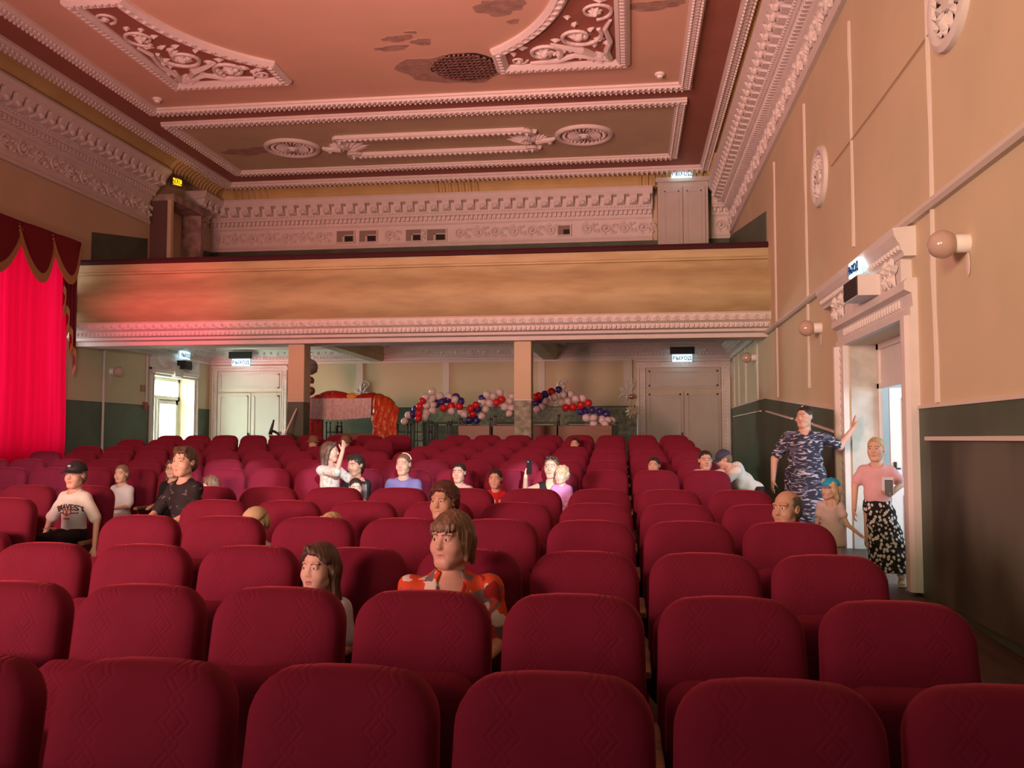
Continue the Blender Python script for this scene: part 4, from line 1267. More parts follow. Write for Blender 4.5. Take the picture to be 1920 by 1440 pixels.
# ------------------------------------------------------------------ balloons
BAL = dict(white=M('balloon_white', (.74, .60, .62), .25, spec=.5), blue=M('balloon_blue', (.045, .035, .20), .25, spec=.5), red=M('balloon_red', (.62, .02, .03), .25, spec=.5), silver=M('balloon_silver', (.30, .27, .28), .25, metal=.6), bronze=M('balloon_bronze', (.22, .12, .07), .3, metal=.5))
mb = MB()
mb.lathe([(.001, 1.0), (.35, .93), (.66, .74), (.88, .45), (.98, .1), (.95, -.25), (.78, -.6), (.5, -.87), (.2, -1.08), (.08, -1.15)], 18)
bal_me = mb.build('balloon', BAL['white'], smooth=True); BALME = bal_me.data; bpy.data.objects.remove(bal_me)
mb = MB(); mb.lathe([(.08, -1.14), (.05, -1.18), (.13, -1.27), (.001, -1.24)], 8); k_ = mb.build('knot', BAL['white'], smooth=True); KNOT = k_.data; bpy.data.objects.remove(k_)
BMES = {c: (BALME.copy(), KNOT.copy()) for c in BAL}
for c, (a, k) in BMES.items():
    a.materials.clear(); a.materials.append(BAL[c]); k.materials.clear(); k.materials.append(BAL[c])
def balloon(px, py, Y, r, col, label, group):
    t = thing('balloon', label, 'balloon', at(px, py, Y), 0, group)
    for nm, me in zip(('skin', 'knot'), BMES[col]):
        o = link(nm, me, t); o.scale = (r, r, r); 
    t.rotation_euler = (rnd.uniform(-.9, .9), rnd.uniform(-.9, .9), rnd.uniform(0, 6))
G1 = dict(white='1505,565 1430,630 1505,640 1590,615 1440,720 1510,715 1440,800 1510,775 1235,830 1190,900 1760,655 1690,620 1860,820 1420,850 1720,785 1830,785', blue='1280,820 1315,765 1560,695 1615,675 1680,650 1770,628 1825,680', red='1395,670 1365,730 1350,810 1345,870 1630,750 1715,730 1805,730')
G2 = dict(white='320,600 390,620 465,575 265,680 345,695 305,765 260,840 580,665 520,735 595,750 570,810 75,815 600,620', red='135,755 195,715 155,815 425,690 480,655 10,735', blue='215,760 25,670 262,645 120,885 200,885')
G3 = dict(white='1175,600 1255,595 1080,630 985,680 1030,700 1155,690 1225,675 1315,645 1395,640 935,740 880,765 1440,860 1520,860 1610,880 1680,890 1520,930 1650,930 1720,895', red='860,630 900,615 1045,570 1205,745 1285,740 1375,715 1460,695', blue='970,600 920,650 870,700 1125,545 1370,790 1420,790 1500,775 1590,790 1660,820')
for G, ox, nm, Y0 in ((G1, 560, 'left', 20.75), (G2, 860, 'middle', 20.9), (G3, 860, 'right-hand', 20.75)):
    for c, s in G.items():
        pts = sorted(tuple(map(float, p.split(','))) for p in s.split())
        for k, (x, y) in enumerate(pts):
            Y = Y0 + (.10 if c == 'blue' else -.04 if c == 'red' else 0) + (k % 3 - 1) * .10
            balloon(ox + x / 6, 640 + y / 6, Y, .092 + .006 * ((k * 7) % 3 - 1), c, f'{c} balloon, {ORD[k+1]} {c} one from the left in the {nm} garland', f'balloons of the {nm} garland')
balloon(581, 688, 21.3, .20, 'silver', 'large silver grey balloon, topmost of three behind the left pillar', 'balloons behind the left pillar')
balloon(583, 713, 21.3, .085, 'bronze', 'small bronze balloon, middle of three behind the left pillar', 'balloons behind the left pillar')
balloon(583, 733, 21.3, .105, 'bronze', 'bronze balloon, lowest of three behind the left pillar', 'balloons behind the left pillar')
mb = MB(); a = at(582.5, 685, 21.3); mb.tube([(a.x, 21.3, a.z), (a.x, 21.3, fz(21.3))], .006, 5)
tag(mb.build('balloon_string', PIPE), 'thin string of the three balloons behind the left pillar', 'string')
# red chest beside the left pillar
a, c = at(505, 816, 18.1), at(538, 816, 18.1)
t = thing('red_chest', 'dark red cloth covered chest beside the left pillar behind the seats', 'chest', ((a.x + c.x) / 2, 18.3, fz(18.3)))
w = (c.x - a.x) / 2; h = a.z - fz(18.3)
mb = MB(); mb.box(-w, w, -.2, .2, 0, h - .03); mb.build('body', MAROON, t)
mb = MB(); mb.box(-w - .01, w + .01, -.21, .21, h - .03, h); mb.build('lid', VALANCE, t)
f = lambda x, y: at(x, y, 18.2)
mb = MB(); mb.tube([f(507, 815), f(508, 808), f(511, 797), f(513, 790)], [.045, .035, .028, .018], 7); mb.tube([f(508, 808), f(514, 809), f(521, 813), f(524, 816)], [.03, .028, .026, .02], 7); mb.ball(f(513, 789), .025, 7, 5)
tag(mb.build('bent_figure', BLACK, smooth=True), 'small black bent figure on the red chest', 'lamp')  # bent dark shape, kind of object not identified
mb = MB(); p = f(526, 812); mb.ball(p, (.035, .02, .035), 10, 7); tag(mb.build('round_knob', M('knob_grey', (.35, .3, .3), .4), smooth=True), 'small grey round knob on the red chest', 'knob')
a, c = f(530, 816), f(538, 765); c.y = 18.75; a.y = 18.3
mb = MB(); mb.tube([a, (a + c) / 2, c], .018, 6); tag(mb.build('pale_stick', PIPE), 'pale stick leaning on the left pillar above the red chest', 'stick')
# ------------------------------------------------------------------ people: bodies grown from smooth distance fields
class Field:
    """signed distance on a tensor grid that is fine around given spots and coarse elsewhere"""
    def __init__(s, lo, hi, h, fine=()):
        ax = []
        for k in range(3):
            marks = [(c[k] - r, c[k] + r, fh) for c, r, fh in fine]
            x = lo[k]; out = [x]
            while x < hi[k]:
                st = h
                for a, b_, fh in marks:
                    if a - h * .9 <= x <= b_:
                        st = min(st, fh if x >= a - fh else max(fh, a - x))
                x += st; out.append(x)
            ax.append(np.array(out, dtype=np.float32))
        s.ax = ax
        s.F = np.full([len(a) for a in ax], 1.0, dtype=np.float32)
    def sl(s, lo, hi):
        out = []
        for k in range(3):
            i0 = max(0, int(np.searchsorted(s.ax[k], lo[k])) - 2)
            i1 = min(len(s.ax[k]), int(np.searchsorted(s.ax[k], hi[k])) + 2)
            out.append(slice(i0, max(i1, i0)))
        return tuple(out)
    def grids(s, sl):
        return (s.ax[0][sl[0]][:, None, None], s.ax[1][sl[1]][None, :, None], s.ax[2][sl[2]][None, None, :])
    def put(s, fn, lo, hi, k=0.0, mode='u'):
        m = k + .02
        sl = s.sl([a - m for a in lo], [b_ + m for b_ in hi])
        if any(q.stop <= q.start for q in sl): return
        X, Y, Z = s.grids(sl)
        d = fn(X, Y, Z).astype(np.float32); c = s.F[sl]
        if mode == 'u':
            if k > 0:
                h = np.clip(.5 + .5 * (c - d) / k, 0, 1)
                r = c * (1 - h) + d * h - k * h * (1 - h)
            else:
                r = np.minimum(c, d)
        elif mode == 's':
            if k > 0:
                h = np.clip(.5 - .5 * (c + d) / k, 0, 1)
                r = c * (1 - h) - d * h + k * h * (1 - h)
            else:
                r = np.maximum(c, -d)
        s.F[sl] = r
    def clip(s, fn):
        X, Y, Z = s.grids((slice(None),) * 3)
        s.F = np.maximum(s.F, fn(X, Y, Z).astype(np.float32))
    def noise(s, fn):
        X, Y, Z = s.grids((slice(None),) * 3)
        s.F = s.F + (fn(X, Y, Z) * (s.F < .2)).astype(np.float32)
    # primitives
    def cap(s, a, b_, r0, r1=None, k=.02, mode='u'):
        r1 = r0 if r1 is None else r1
        a = np.array(a, float); b_ = np.array(b_, float); ab = b_ - a; L2 = max(1e-9, float(ab @ ab))
        def fn(X, Y, Z):
            t = np.clip(((X - a[0]) * ab[0] + (Y - a[1]) * ab[1] + (Z - a[2]) * ab[2]) / L2, 0, 1)
            return np.sqrt((X - a[0] - t * ab[0]) ** 2 + (Y - a[1] - t * ab[1]) ** 2 + (Z - a[2] - t * ab[2]) ** 2) - (r0 + t * (r1 - r0))
        R = max(r0, r1)
        s.put(fn, np.minimum(a, b_) - R, np.maximum(a, b_) + R, k, mode); return s
    def ell(s, c, r, k=.02, mode='u', M_=None):
        c = np.array(c, float); r = np.array(r, float) if np.ndim(r) else np.array([r] * 3, float)
        def fn(X, Y, Z):
            x, y, z = X - c[0], Y - c[1], Z - c[2]
            if M_ is not None:
                x, y, z = (M_[0][0] * x + M_[1][0] * y + M_[2][0] * z, M_[0][1] * x + M_[1][1] * y + M_[2][1] * z, M_[0][2] * x + M_[1][2] * y + M_[2][2] * z)
            k0 = np.sqrt((x / r[0]) ** 2 + (y / r[1]) ** 2 + (z / r[2]) ** 2)
            k1 = np.sqrt((x / r[0] ** 2) ** 2 + (y / r[1] ** 2) ** 2 + (z / r[2] ** 2) ** 2) + 1e-9
            return k0 * (k0 - 1) / k1
        R = r.max() if M_ is not None else r
        s.put(fn, c - R, c + R, k, mode); return s
    def mesh(s, name):
        F = s.F; S = F < 0
        nx, ny, nz = F.shape
        cor = [S[i:nx - 1 + i, j:ny - 1 + j, k:nz - 1 + k] for i in (0, 1) for j in (0, 1) for k in (0, 1)]
        cnt = sum(c.astype(np.int8) for c in cor)
        act = (cnt > 0) & (cnt < 8)
        I = np.argwhere(act)
        if len(I) == 0: return None, None
        idx = -np.ones(act.shape, dtype=np.int64); idx[act] = np.arange(len(I))
        P = np.zeros((len(I), 3)); W = np.zeros(len(I))
        axs = s.ax
        C = [(i, j, k) for i in (0, 1) for j in (0, 1) for k in (0, 1)]
        for a in range(8):
            for b_ in range(a + 1, 8):
                da = np.array(C[b_]) - np.array(C[a])
                if np.abs(da).sum() != 1: continue
                ia, ib = I + C[a], I + C[b_]
                fa = F[ia[:, 0], ia[:, 1], ia[:, 2]]; fb = F[ib[:, 0], ib[:, 1], ib[:, 2]]
                cr = (fa < 0) != (fb < 0)
                t = np.where(cr, fa / np.where(cr, fa - fb, 1), 0)
                for k in range(3):
                    pa = axs[k][ia[:, k]]; pb = axs[k][ib[:, k]]
                    P[:, k] += np.where(cr, pa + t * (pb - pa), 0)
                W += cr
        P /= W[:, None]
        quads = []
        for k in range(3):
            o = [0, 0, 0]; o[k] = 1
            A = S[:nx - o[0], :ny - o[1], :nz - o[2]]; B = S[o[0]:, o[1]:, o[2]:]
            E_ = np.argwhere(A != B)
            u, v = [(1, 2), (2, 0), (0, 1)][k]
            ok = (E_[:, u] > 0) & (E_[:, v] > 0) & (E_[:, u] < F.shape[u] - 1) & (E_[:, v] < F.shape[v] - 1)
            E_ = E_[ok]
            ins = A[E_[:, 0], E_[:, 1], E_[:, 2]]
            def g(du, dv):
                q = E_.copy(); q[:, u] -= du; q[:, v] -= dv
                return idx[q[:, 0], q[:, 1], q[:, 2]]
            Q = np.stack([g(0, 0), g(1, 0), g(1, 1), g(0, 1)], 1)
            Q[~ins] = Q[~ins][:, ::-1]
            quads.append(Q)
        Q = np.concatenate(quads)
        Q = Q[(Q >= 0).all(1)]
        me = bpy.data.meshes.new(name)
        me.vertices.add(len(P)); me.vertices.foreach_set('co', P.astype(np.float32).ravel())
        me.loops.add(len(Q) * 4); me.loops.foreach_set('vertex_index', Q.astype(np.int32).ravel())
        me.polygons.add(len(Q)); me.polygons.foreach_set('loop_start', np.arange(0, len(Q) * 4, 4, dtype=np.int32))
        me.polygons.foreach_set('use_smooth', np.ones(len(Q), dtype=bool))
        me.update(calc_edges=True); me.validate()
        return me, (P[Q].mean(1) if len(me.polygons) == len(Q) else None)

def skin(name, rgb):
    m = M(name, rgb, .5, rgb2=tuple(c * .93 for c in rgb), scale=30, spec=.35)
    return m
SKIN = dict(fair=skin('skin_fair', (.66, .43, .33)), tan=skin('skin_tan', (.52, .31, .21)), rosy=skin('skin_rosy', (.62, .36, .27)))
LIP = M('lips', (.46, .20, .17), .45)
HAIRC = dict(dark=(.022, .014, .011), brown=(.075, .040, .025), mid=(.17, .095, .055), ash=(.23, .155, .10), blond=(.52, .40, .24), grey=(.14, .125, .115), auburn=(.07, .025, .018))
HM = {}
def hairmat(c):
    if c not in HM:
        r = HAIRC[c]
        HM[c] = M('hair_' + c, tuple(min(1, q * 1.35) for q in r), .5, rgb2=tuple(q * .65 for q in r), scale=42, stretch=(1, 1, .12), bump=.5, bscale=60, spec=.5)
    return HM[c]
BROW = hairmat('mid')
SHOE = M('shoe_dark', (.05, .045, .05), .5)
EYEW = M('eye_white', (.72, .68, .64), .25)
EYEI = M('eye_iris', (.05, .035, .028), .2)
EYEP = M('eye_iris_grey', (.10, .12, .13), .2)

def rotm(yaw, pitch=0, roll=0):
    return np.array(Matrix.Rotation(yaw, 3, 'Z') @ Matrix.Rotation(pitch, 3, 'X') @ Matrix.Rotation(roll, 3, 'Y'))

class Head:
    def __init__(s, c, hh, yaw, pitch, roll):
        s.c = np.array(c, float); s.q = hh / .235; s.R = rotm(yaw, pitch, roll)
    def p(s, x, y, z): return s.c + s.R @ (np.array([x, y, z]) * s.q)
    def ell(s, f, c, r, k=.02, mode='u', off=0.0):
        f.ell(s.p(*c), np.array(r) * s.q + off, k * s.q, mode, s.R)
    def cap(s, f, a, b_, r0, r1=None, k=.02, mode='u', off=0.0):
        f.cap(s.p(*a), s.p(*b_), r0 * s.q + off, (r0 if r1 is None else r1) * s.q + off, k * s.q, mode)
    def local(s, P):
        return ((P - s.c) @ s.R) / s.q

def head_field(f, H, age='adult', fat=0.0, open_mouth=0.0, old=0.0):
    ch = 0 if age == 'adult' else 1
    H.ell(f, (0, .018, .035), (.077, .097, .085), .0)
    H.ell(f, (0, -.022, -.030), (.064 + .011 * fat + .003 * ch, .072, .078 - .008 * ch), .035)
    H.cap(f, (-.018, -.062, -.098 + .012 * ch), (.018, -.062, -.098 + .012 * ch), .018, k=.03)
    for s_ in (-1, 1):
        H.ell(f, (s_ * .040, -.052, -.034), (.027 + .004 * fat, .026, .030), .03)
        H.cap(f, (s_ * .052, -.01, -.070), (s_ * .018, -.062, -.100), .016 + .006 * fat, k=.03)
        H.ell(f, (s_ * .031, -.100, .008), (.020, .020, .014), .014, 's')
        H.cap(f, (s_ * .012, -.084, .031), (s_ * .046, -.072, .031), (.0055 if ch else .0075) + .0025 * old, k=.014)
        H.ell(f, (s_ * .031, -.0745, .008), (.0165, .0145, .0145), .006)
        H.ell(f, (s_ * .031, -.0905, .0075), (.0130, .0100, .0036 + .0009 * ch), .003, 's')
        H.ell(f, (s_ * .078, .012, -.002), (.011, .021, .031), .008)
        H.ell(f, (s_ * .089, .006, .000), (.006, .011, .018), .006, 's')
    H.cap(f, (0, -.083, .014), (0, -.101 + .006 * ch, -.024 + .003 * ch), .0065 - .001 * ch, .0118 - .002 * ch + .001 * old, .014)
    H.ell(f, (.011, -.092 + .003 * ch, -.028), (.008, .009, .007), .008); H.ell(f, (-.011, -.092 + .003 * ch, -.028), (.008, .009, .007), .008)
    H.cap(f, (-.016, -.081, -.060), (.016, -.081, -.060), .0058, k=.006)
    H.cap(f, (0, -.087, -.059), (0, -.087, -.059), .006, k=.008)
    H.cap(f, (-.014, -.082, -.072 - .006 * open_mouth), (.014, -.082, -.072 - .006 * open_mouth), .0075, k=.006)
    H.cap(f, (-.022, -.089, -.066 - .003 * open_mouth), (.022, -.089, -.066 - .003 * open_mouth), .0022 + .004 * open_mouth, k=.003, mode='s')
    if old:
        for s_ in (-1, 1):
            H.cap(f, (s_ * .018, -.098, -.032), (s_ * .032, -.086, -.066), .0022 * old, k=.006, mode='s')
            H.cap(f, (s_ * .018, -.092, -.004), (s_ * .046, -.080, -.006), .002 * old, k=.006, mode='s')

def hand(f, wr, d, n, q=1.0, curl=.5, side=1, rad=.0085, spread=.10):
    """palm, four fingers and a thumb; d finger direction, n palm normal"""
    wr = np.array(wr, float); d = np.array(d, float); d /= np.linalg.norm(d)
    n = np.array(n, float); n -= d * (n @ d); n /= np.linalg.norm(n)
    sd = np.cross(d, n) * side
    for o in (-.027, -.009, .009, .027):
        f.cap(wr + d * .012 * q, wr + (d * .078 + sd * o) * q, .016 * q, .0125 * q, .012)
    L = [(.027, .062), (.009, .074), (-.009, .080), (-.027, .070)]
    for o, ln in L:
        a = wr + (d * .082 + sd * o) * q
        for i, (sg, c) in enumerate(((.45, .35), (.33, .8), (.22, 1.15))):
            an = curl * c * 1.25
            dd = d * math.cos(an) + n * math.sin(an) + sd * o * spread * 10 * .25
            b_ = a + dd * ln * sg * q
            f.cap(a, b_, rad * q * (1 - .1 * i), rad * q * (.92 - .1 * i), .003)
            a = b_
    a = wr + (d * .022 - sd * .026) * q
    b_ = wr + (d * .055 - sd * .052 + n * .016) * q
    c = b_ + (d * .028 - sd * .006 + n * .014 * (1 + curl)) * q
    f.cap(a, b_, .0135 * q, .0105 * q, .010); f.cap(b_, c, .0105 * q, .0085 * q, .004)

def person(label, pos, face, s=1.0, hh=.235, pose='sit', zseat=.46, lean=.0, turn=0.0, nod=0.0, tilt=0.0, hair='short', hc='brown', skin_='fair', shirt=None, sleeve=.45, neck='crew', pants=None, dress=None, bw=1.0, fat=0.0, age='adult', open_mouth=0.0, old=0.0,
           armL=None, armR=None, hdet=.005, bdet=.016, eye=None, handdet=(), hands=None, head_fwd=.02, hem=None, shoes=None, hipshift=0.0, twist=0.0):
    """local frame: feet or seat at the origin, facing -y; x is to the person's left when seen from the camera's right"""
    T = thing('person', label, 'person', pos, face, 'people in the hall')
    sit = pose == 'sit'
    zh = (zseat + .09 * s) if sit else .90 * s
    R2 = lambda v: np.array([v[0] * math.cos(twist) - v[1] * math.sin(twist), v[0] * math.sin(twist) + v[1] * math.cos(twist), v[2]])
    hip = np.array([hipshift, 0, zh])
    up = np.array([0, -math.sin(lean), math.cos(lean)])
    fw = np.array([0, -math.cos(lean), -math.sin(lean)])
    chest = hip + up * .33 * s
    shc = hip + up * .438 * s
    nb = hip + up * .50 * s - fw * .005
    hz = .065 * s + hh * .47
    hc_ = nb + R2(np.array([0, 0, 1])) * hz * (1 if abs(lean) < .5 else .55) + fw * head_fwd + (up * hz * .4 if abs(lean) >= .5 else 0)
    H = Head(hc_, hh, turn, nod, tilt)
    sw = .150 * s * bw
    shL, shR = shc + R2((sw, 0, 0)) * 1.0, shc + R2((-sw, 0, 0)) * 1.0
    def arm_default(sh, sg):
        el = sh + np.array([sg * .05, -.06, -.27]) * s
        wr = (el + np.array([-sg * .06, -.22, -.02 if sit else -.06]) * s) if sit else sh + np.array([sg * .05, -.05, -.52]) * s
        return el, wr
    aL = armL or arm_default(shL, 1); aR = armR or arm_default(shR, -1)
    aL = [np.array(p, float) for p in aL]; aR = [np.array(p, float) for p in aR]
    for q in (aL, aR):
        pass
    kn = []; an = []
    for sg in (1, -1):
        if sit:
            k = hip + np.array([sg * .10 * s * bw, -.42 * s, -.02]); a = np.array([k[0], k[1] - .02, max(.08, k[2] - .42 * s)])
            a[2] = max(.07 * s, k[2] - .43 * s)
        else:
            k = np.array([sg * .095 * s + hipshift, -.02, .48 * s]); a = np.array([sg * .10 * s, .0, .08 * s])
        kn.append(k); an.append(a)
    pts = np.array([hip, chest, shL, shR, *aL, *aR, *kn, *an, hc_])
    pad = .22 * s + .06
    lo, hi = pts.min(0) - pad, pts.max(0) + pad
    lo[2] = max(-.02, lo[2] - .05) if not sit else lo[2]; hi[2] = hc_[2] + hh * .75
    fine = [(hc_, hh * .62, hdet)] + [(p, .13 * s, h_) for p, h_ in handdet]
    f = Field(lo, hi, bdet, fine)
    def torso(f, o, k=.05):
        f.ell(chest + fw * .01, np.array([.145 * bw, .100 * (1 + .3 * (bw - 1)) + .03 * fat, .19]) * s + o, k)
        f.ell(hip + up * .16 * s + fw * (.012 + .03 * fat), np.array([.130 * bw + .02 * fat, .098 + .045 * fat, .15]) * s + o, k)
        f.ell(hip, np.array([.150 * bw + .01 * fat, .110 + .02 * fat, .125]) * s + o, k)
        f.cap(shL - up * .01, shR - up * .01, .052 * s + o, k=k)
        f.cap(shc, nb + up * .02 * s, (.078 + .012 * fat) * s + o, .056 * s + o * .5, k=.06)
    torso(f, -.004)
    f.cap(nb - up * .02 * s, H.p(0, .022, -.045), (.052 + .012 * fat) * s, (.054 + .010 * fat) * H.q * .95, .03)
    head_field(f, H, age, fat, open_mouth, old)
    for sh, (el, wr), sg, nm in ((shL, aL, 1, 'L'), (shR, aR, -1, 'R')):
        f.cap(sh, el, .047 * s * (1 + .25 * fat), .039 * s * (1 + .2 * fat), .03)
        f.cap(el, wr, .039 * s * (1 + .2 * fat), .027 * s, .015)
        hd = (hands or {}).get(nm)
        d = wr - el; d = d / np.linalg.norm(d)
        if hd:
            hand(f, wr, hd.get('d', d), hd.get('n', (0, 0, -1)), s * hd.get('q', 1.0), hd.get('curl', .5), hd.get('side', sg), rad=.0095)
        else:
            nn = np.array([-sg * .8, .2, -.6]) if not sit else np.array([0, 0, -1.0])
            hand(f, wr, d, nn, s, .5, sg, rad=max(.0095, bdet * .55 / s))
    for k, a in zip(kn, an):
        f.cap(hip + np.array([(k[0] - hip[0]) * .8, 0, 0]), k, .080 * s * (1 + .2 * fat), .056 * s, .04)
        f.cap(k, a, .054 * s, .036 * s, .02)
        f.cap(a + np.array([0, .02, -.03]) * s, a + np.array([0, -.14, -.045]) * s, .038 * s, .030 * s, .02)
    me, ctr = f.mesh('body')
    me.materials.append(SKIN[skin_]); me.materials.append(LIP); me.materials.append(BROW if hc not in ('dark',) else hairmat('dark'))
    if ctr is not None:
        q = H.local(ctr)
        mi = np.zeros(len(q), dtype=np.int32)
        lip = (np.abs(q[:, 0]) < .021) & (q[:, 1] < -.07) & (np.abs(q[:, 2] + .066) < .0105 - .28 * np.abs(q[:, 0]) + .004 * open_mouth)
        mi[lip] = 1
        bz = .0305 - .18 * np.abs(np.abs(q[:, 0]) - .028)
        br = (np.abs(np.abs(q[:, 0]) - .031) < .021) & (np.abs(q[:, 2] - bz) < (.0030 if age != 'adult' else .0036)) & (q[:, 1] < -.05)
        mi[br] = 2
        me.polygons.foreach_set('material_index', mi)
    body = link('body', me, T)
    # shoes
    for a in an:
        mb = MB(); c = a + np.array([0, -.055, -.035]) * s
        mb.ball(c, (.050 * s, .135 * s, .042 * s), 14, 8); mb.box(c[0] - .042 * s, c[0] + .042 * s, c[1] - .11 * s, c[1] + .11 * s, c[2] - .044 * s, c[2] - .025 * s)
        mb.build('shoe', shoes or SHOE, T, smooth=True)
    # eyes
    for sg in (-1, 1):
        mb = MB()
        c = H.p(sg * .031, -.0755, .0075); r = .0128 * H.q
        ax = H.R @ np.array([-.25 if turn < -.15 else (.25 if turn > .15 else 0), -.97, 0])
        for k in range(2):
            pass
        mb.ball(c, r, 14, 10)
        mb.m = 1
        mb.ball(c + ax * r * .46, r * .68, 10, 8)
        mb.build('eye', [EYEW, eye or EYEI], T, smooth=True)
    # clothes
    def sleeves(f, o, frac):
        for sh, (el, wr) in ((shL, aL), (shR, aR)):
            if frac <= 1:
                f.cap(sh, sh + (el - sh) * min(1, frac), .050 * s * (1 + .2 * fat) + o, .046 * s * (1 + .2 * fat) + o + .006, .03)
            else:
                f.cap(sh, el, .050 * s + o, .043 * s + o, .03); f.cap(el, el + (wr - el) * (frac - 1), .043 * s + o, .036 * s + o, .02)
    def fold(amp, seed):
        return lambda X, Y, Z: amp * (np.sin(X * 31 + Z * 17 + seed) * np.sin(Z * 23 - X * 11 + Y * 14 + seed) + .6 * np.sin(Z * 47 + X * 29 + seed * 2))
    def garment(name, mat, fill, neckline=None, top=None, bot=None, amp=.0035, det=None):
        g = Field(lo - .03, hi + .03, det or bdet * .8)
        fill(g)
        g.noise(fold(amp * s, len(label)))
        if neckline:
            nc = nb + up * .03 * s
            if neckline == 'crew':
                g.cap(nb - up * .01 * s, nb + up * .3 * s, .068 * s, .10 * s, .012, 's')
                g.ell(nb + fw * .045 * s + up * .012 * s, np.array([.064, .075, .040]) * s, .02, 's')
            elif neckline == 'vee':
                g.cap(nb + up * .0 * s, nb + up * .3 * s, .070 * s, .11 * s, .012, 's')
                g.cap(nb + fw * .09 * s - up * .10 * s, nb + fw * .05 * s + up * .06 * s, .022 * s, .075 * s, .012, 's')
            elif neckline == 'scoop':
                g.cap(nb + up * .0 * s, nb + up * .3 * s, .070 * s, .09 * s, .012, 's')
                g.ell(nb + fw * .09 * s - up * .03 * s, np.array([.065, .09, .075]) * s, .012, 's')
            elif neckline == 'tank':
                g.cap(nb, nb + up * .3 * s, .085 * s, .12 * s, .012, 's')
                g.ell(nb + fw * .08 * s - up * .03 * s, np.array([.08, .1, .10]) * s, .012, 's')
        if bot is not None:
            g.clip(lambda X, Y, Z: bot - Z + 0 * X + 0 * Y)
        if top is not None:
            g.clip(lambda X, Y, Z: Z - top + 0 * X + 0 * Y)
        m_, _ = g.mesh(name)
        if m_ is None: return None
        m_.materials.append(mat)
        return link(name, m_, T)
    info = dict(T=T, H=H, nb=nb, hip=hip, chest=chest, shL=shL, shR=shR, aL=aL, aR=aR, up=up, fw=fw, s=s, hc=hc_)
    if shirt:
        def fill(g):
            torso(g, .012); 
            if sleeve > 0: sleeves(g, .012, sleeve)
        info['shirt'] = garment('shirt', shirt, fill, neck, bot=hem if hem is not None else (zh - .06 * s if sit else zh - .02 * s))
    if pants:
        def fill(g):
            g.ell(hip, np.array([.150 * bw + .01 * fat, .110 + .02 * fat, .125]) * s + .008, .04)
            for k, a in zip(kn, an):
                g.cap(hip + np.array([(k[0] - hip[0]) * .8, 0, 0]), k, .088 * s * (1 + .2 * fat), .066 * s, .04)
                g.cap(k, a, .064 * s, .052 * s, .02)
        info['trousers'] = garment('trousers', pants, fill, top=zh + .07 * s)
    if dress:
        mat, zlow, flare, zt = dress
        def fill(g):
            if zt is None:
                torso(g, .013); sleeves(g, .012, sleeve)
            n = 10
            for i in range(n):
                t0 = i / (n - 1)
                z = zh + .06 * s + (zlow - zh - .06 * s) * t0
                w = (.148 * bw + .02 * fat + flare * t0) * s + .012
                x = hipshift * (1 - t0)
                g.ell((x, 0, z), (w, w * .78, .09 * s), .05)
        info['dress'] = garment('skirt' if zt else 'dress', mat, fill, None if zt else neck, top=zt, bot=zlow, amp=.006)
    # hair
    if hair:
        g = Field(hc_ - hh * .95 - np.array([0, 0, .16 * s if hair in ('long', 'pony', 'girl') else 0]), hc_ + hh * .95, hdet * 1.15)
        def cran(o, k=.0):
            H.ell(g, (0, .018, .035), (.077, .097, .085), k, off=o)
        thick = dict(buzz=.006, bald=.0055, short=.013, bun=.0065, crop=.008, bob=.018, long=.014, pony=.009, curly=.026, toddler=.013, girl=.012, wisp=.008)[hair]
        cran(thick * H.q)
        H.ell(g, (0, .05, -.02), (.072, .065, .065), .03, off=thick * H.q * .8)
        hl = dict(buzz=-.030, bald=.10, short=-.016, bun=-.008, crop=-.010, bob=-.035, long=-.010, pony=-.022, curly=-.012, toddler=-.030, girl=-.02, wisp=-.02)[hair]
        Rm = H.R; c0 = H.c; sc = H.q
        def hairclip(X, Y, Z):
            x = ((X - c0[0]) * Rm[0][0] + (Y - c0[1]) * Rm[1][0] + (Z - c0[2]) * Rm[2][0]) / sc
            y = ((X - c0[0]) * Rm[0][1] + (Y - c0[1]) * Rm[1][1] + (Z - c0[2]) * Rm[2][1]) / sc
            z = ((X - c0[0]) * Rm[0][2] + (Y - c0[1]) * Rm[1][2] + (Z - c0[2]) * Rm[2][2]) / sc
            return x, y, z
        def clipfn(X, Y, Z):
            x, y, z = hairclip(X, Y, Z)
            jag = .005 * np.sin(x * 130 + z * 60) + .003 * np.sin(x * 310 + y * 170) + .004 * np.sin(z * 210 + y * 90)
            a = hl + jag - (.78 * y + .62 * z - .25 * np.maximum(0, np.abs(x) - .055))
            ear = .02 - np.sqrt((np.abs(x) - .085) ** 2 + (y - .008) ** 2 + (z + .005) ** 2)
            a = np.maximum(a, ear * .8) if hair in ('short', 'buzz', 'crop', 'bald', 'bun', 'pony') else a
            if hair == 'bald':
                a = np.maximum(a * 0 + np.maximum(z - .082 + .4 * np.maximum(0, -y), -.065 - z), -.030 - y + .006 * np.sin(z * 150)); a = np.maximum(a, ear * .6)
            return np.maximum(a, -.085 - z) * sc
        g.clip(clipfn)
        if hair == 'bob':
            H.ell(g, (0, .025, -.01), (.094, .098, .105), .02)
            for s_ in (-1, 1):
                H.cap(g, (s_ * .082, .0, .03), (s_ * .083, -.002, -.085), .020, .014, .02)
                H.cap(g, (s_ * .070, .06, .0), (s_ * .075, .065, -.105), .028, .012, .02)
            H.cap(g, (0, .09, .0), (0, .10, -.095), .04, .02, .03)
            def facecut(X, Y, Z):
                x, y, z = hairclip(X, Y, Z)
                inside = np.maximum(np.maximum(np.abs(x) - .066 - .25 * (y + .06), y + .005), z - .048 + .004 * np.sin(x * 160))
                return -inside * sc
            g.clip(facecut)
            H.ell(g, (0, -.052, .060), (.062, .038, .034), .015)
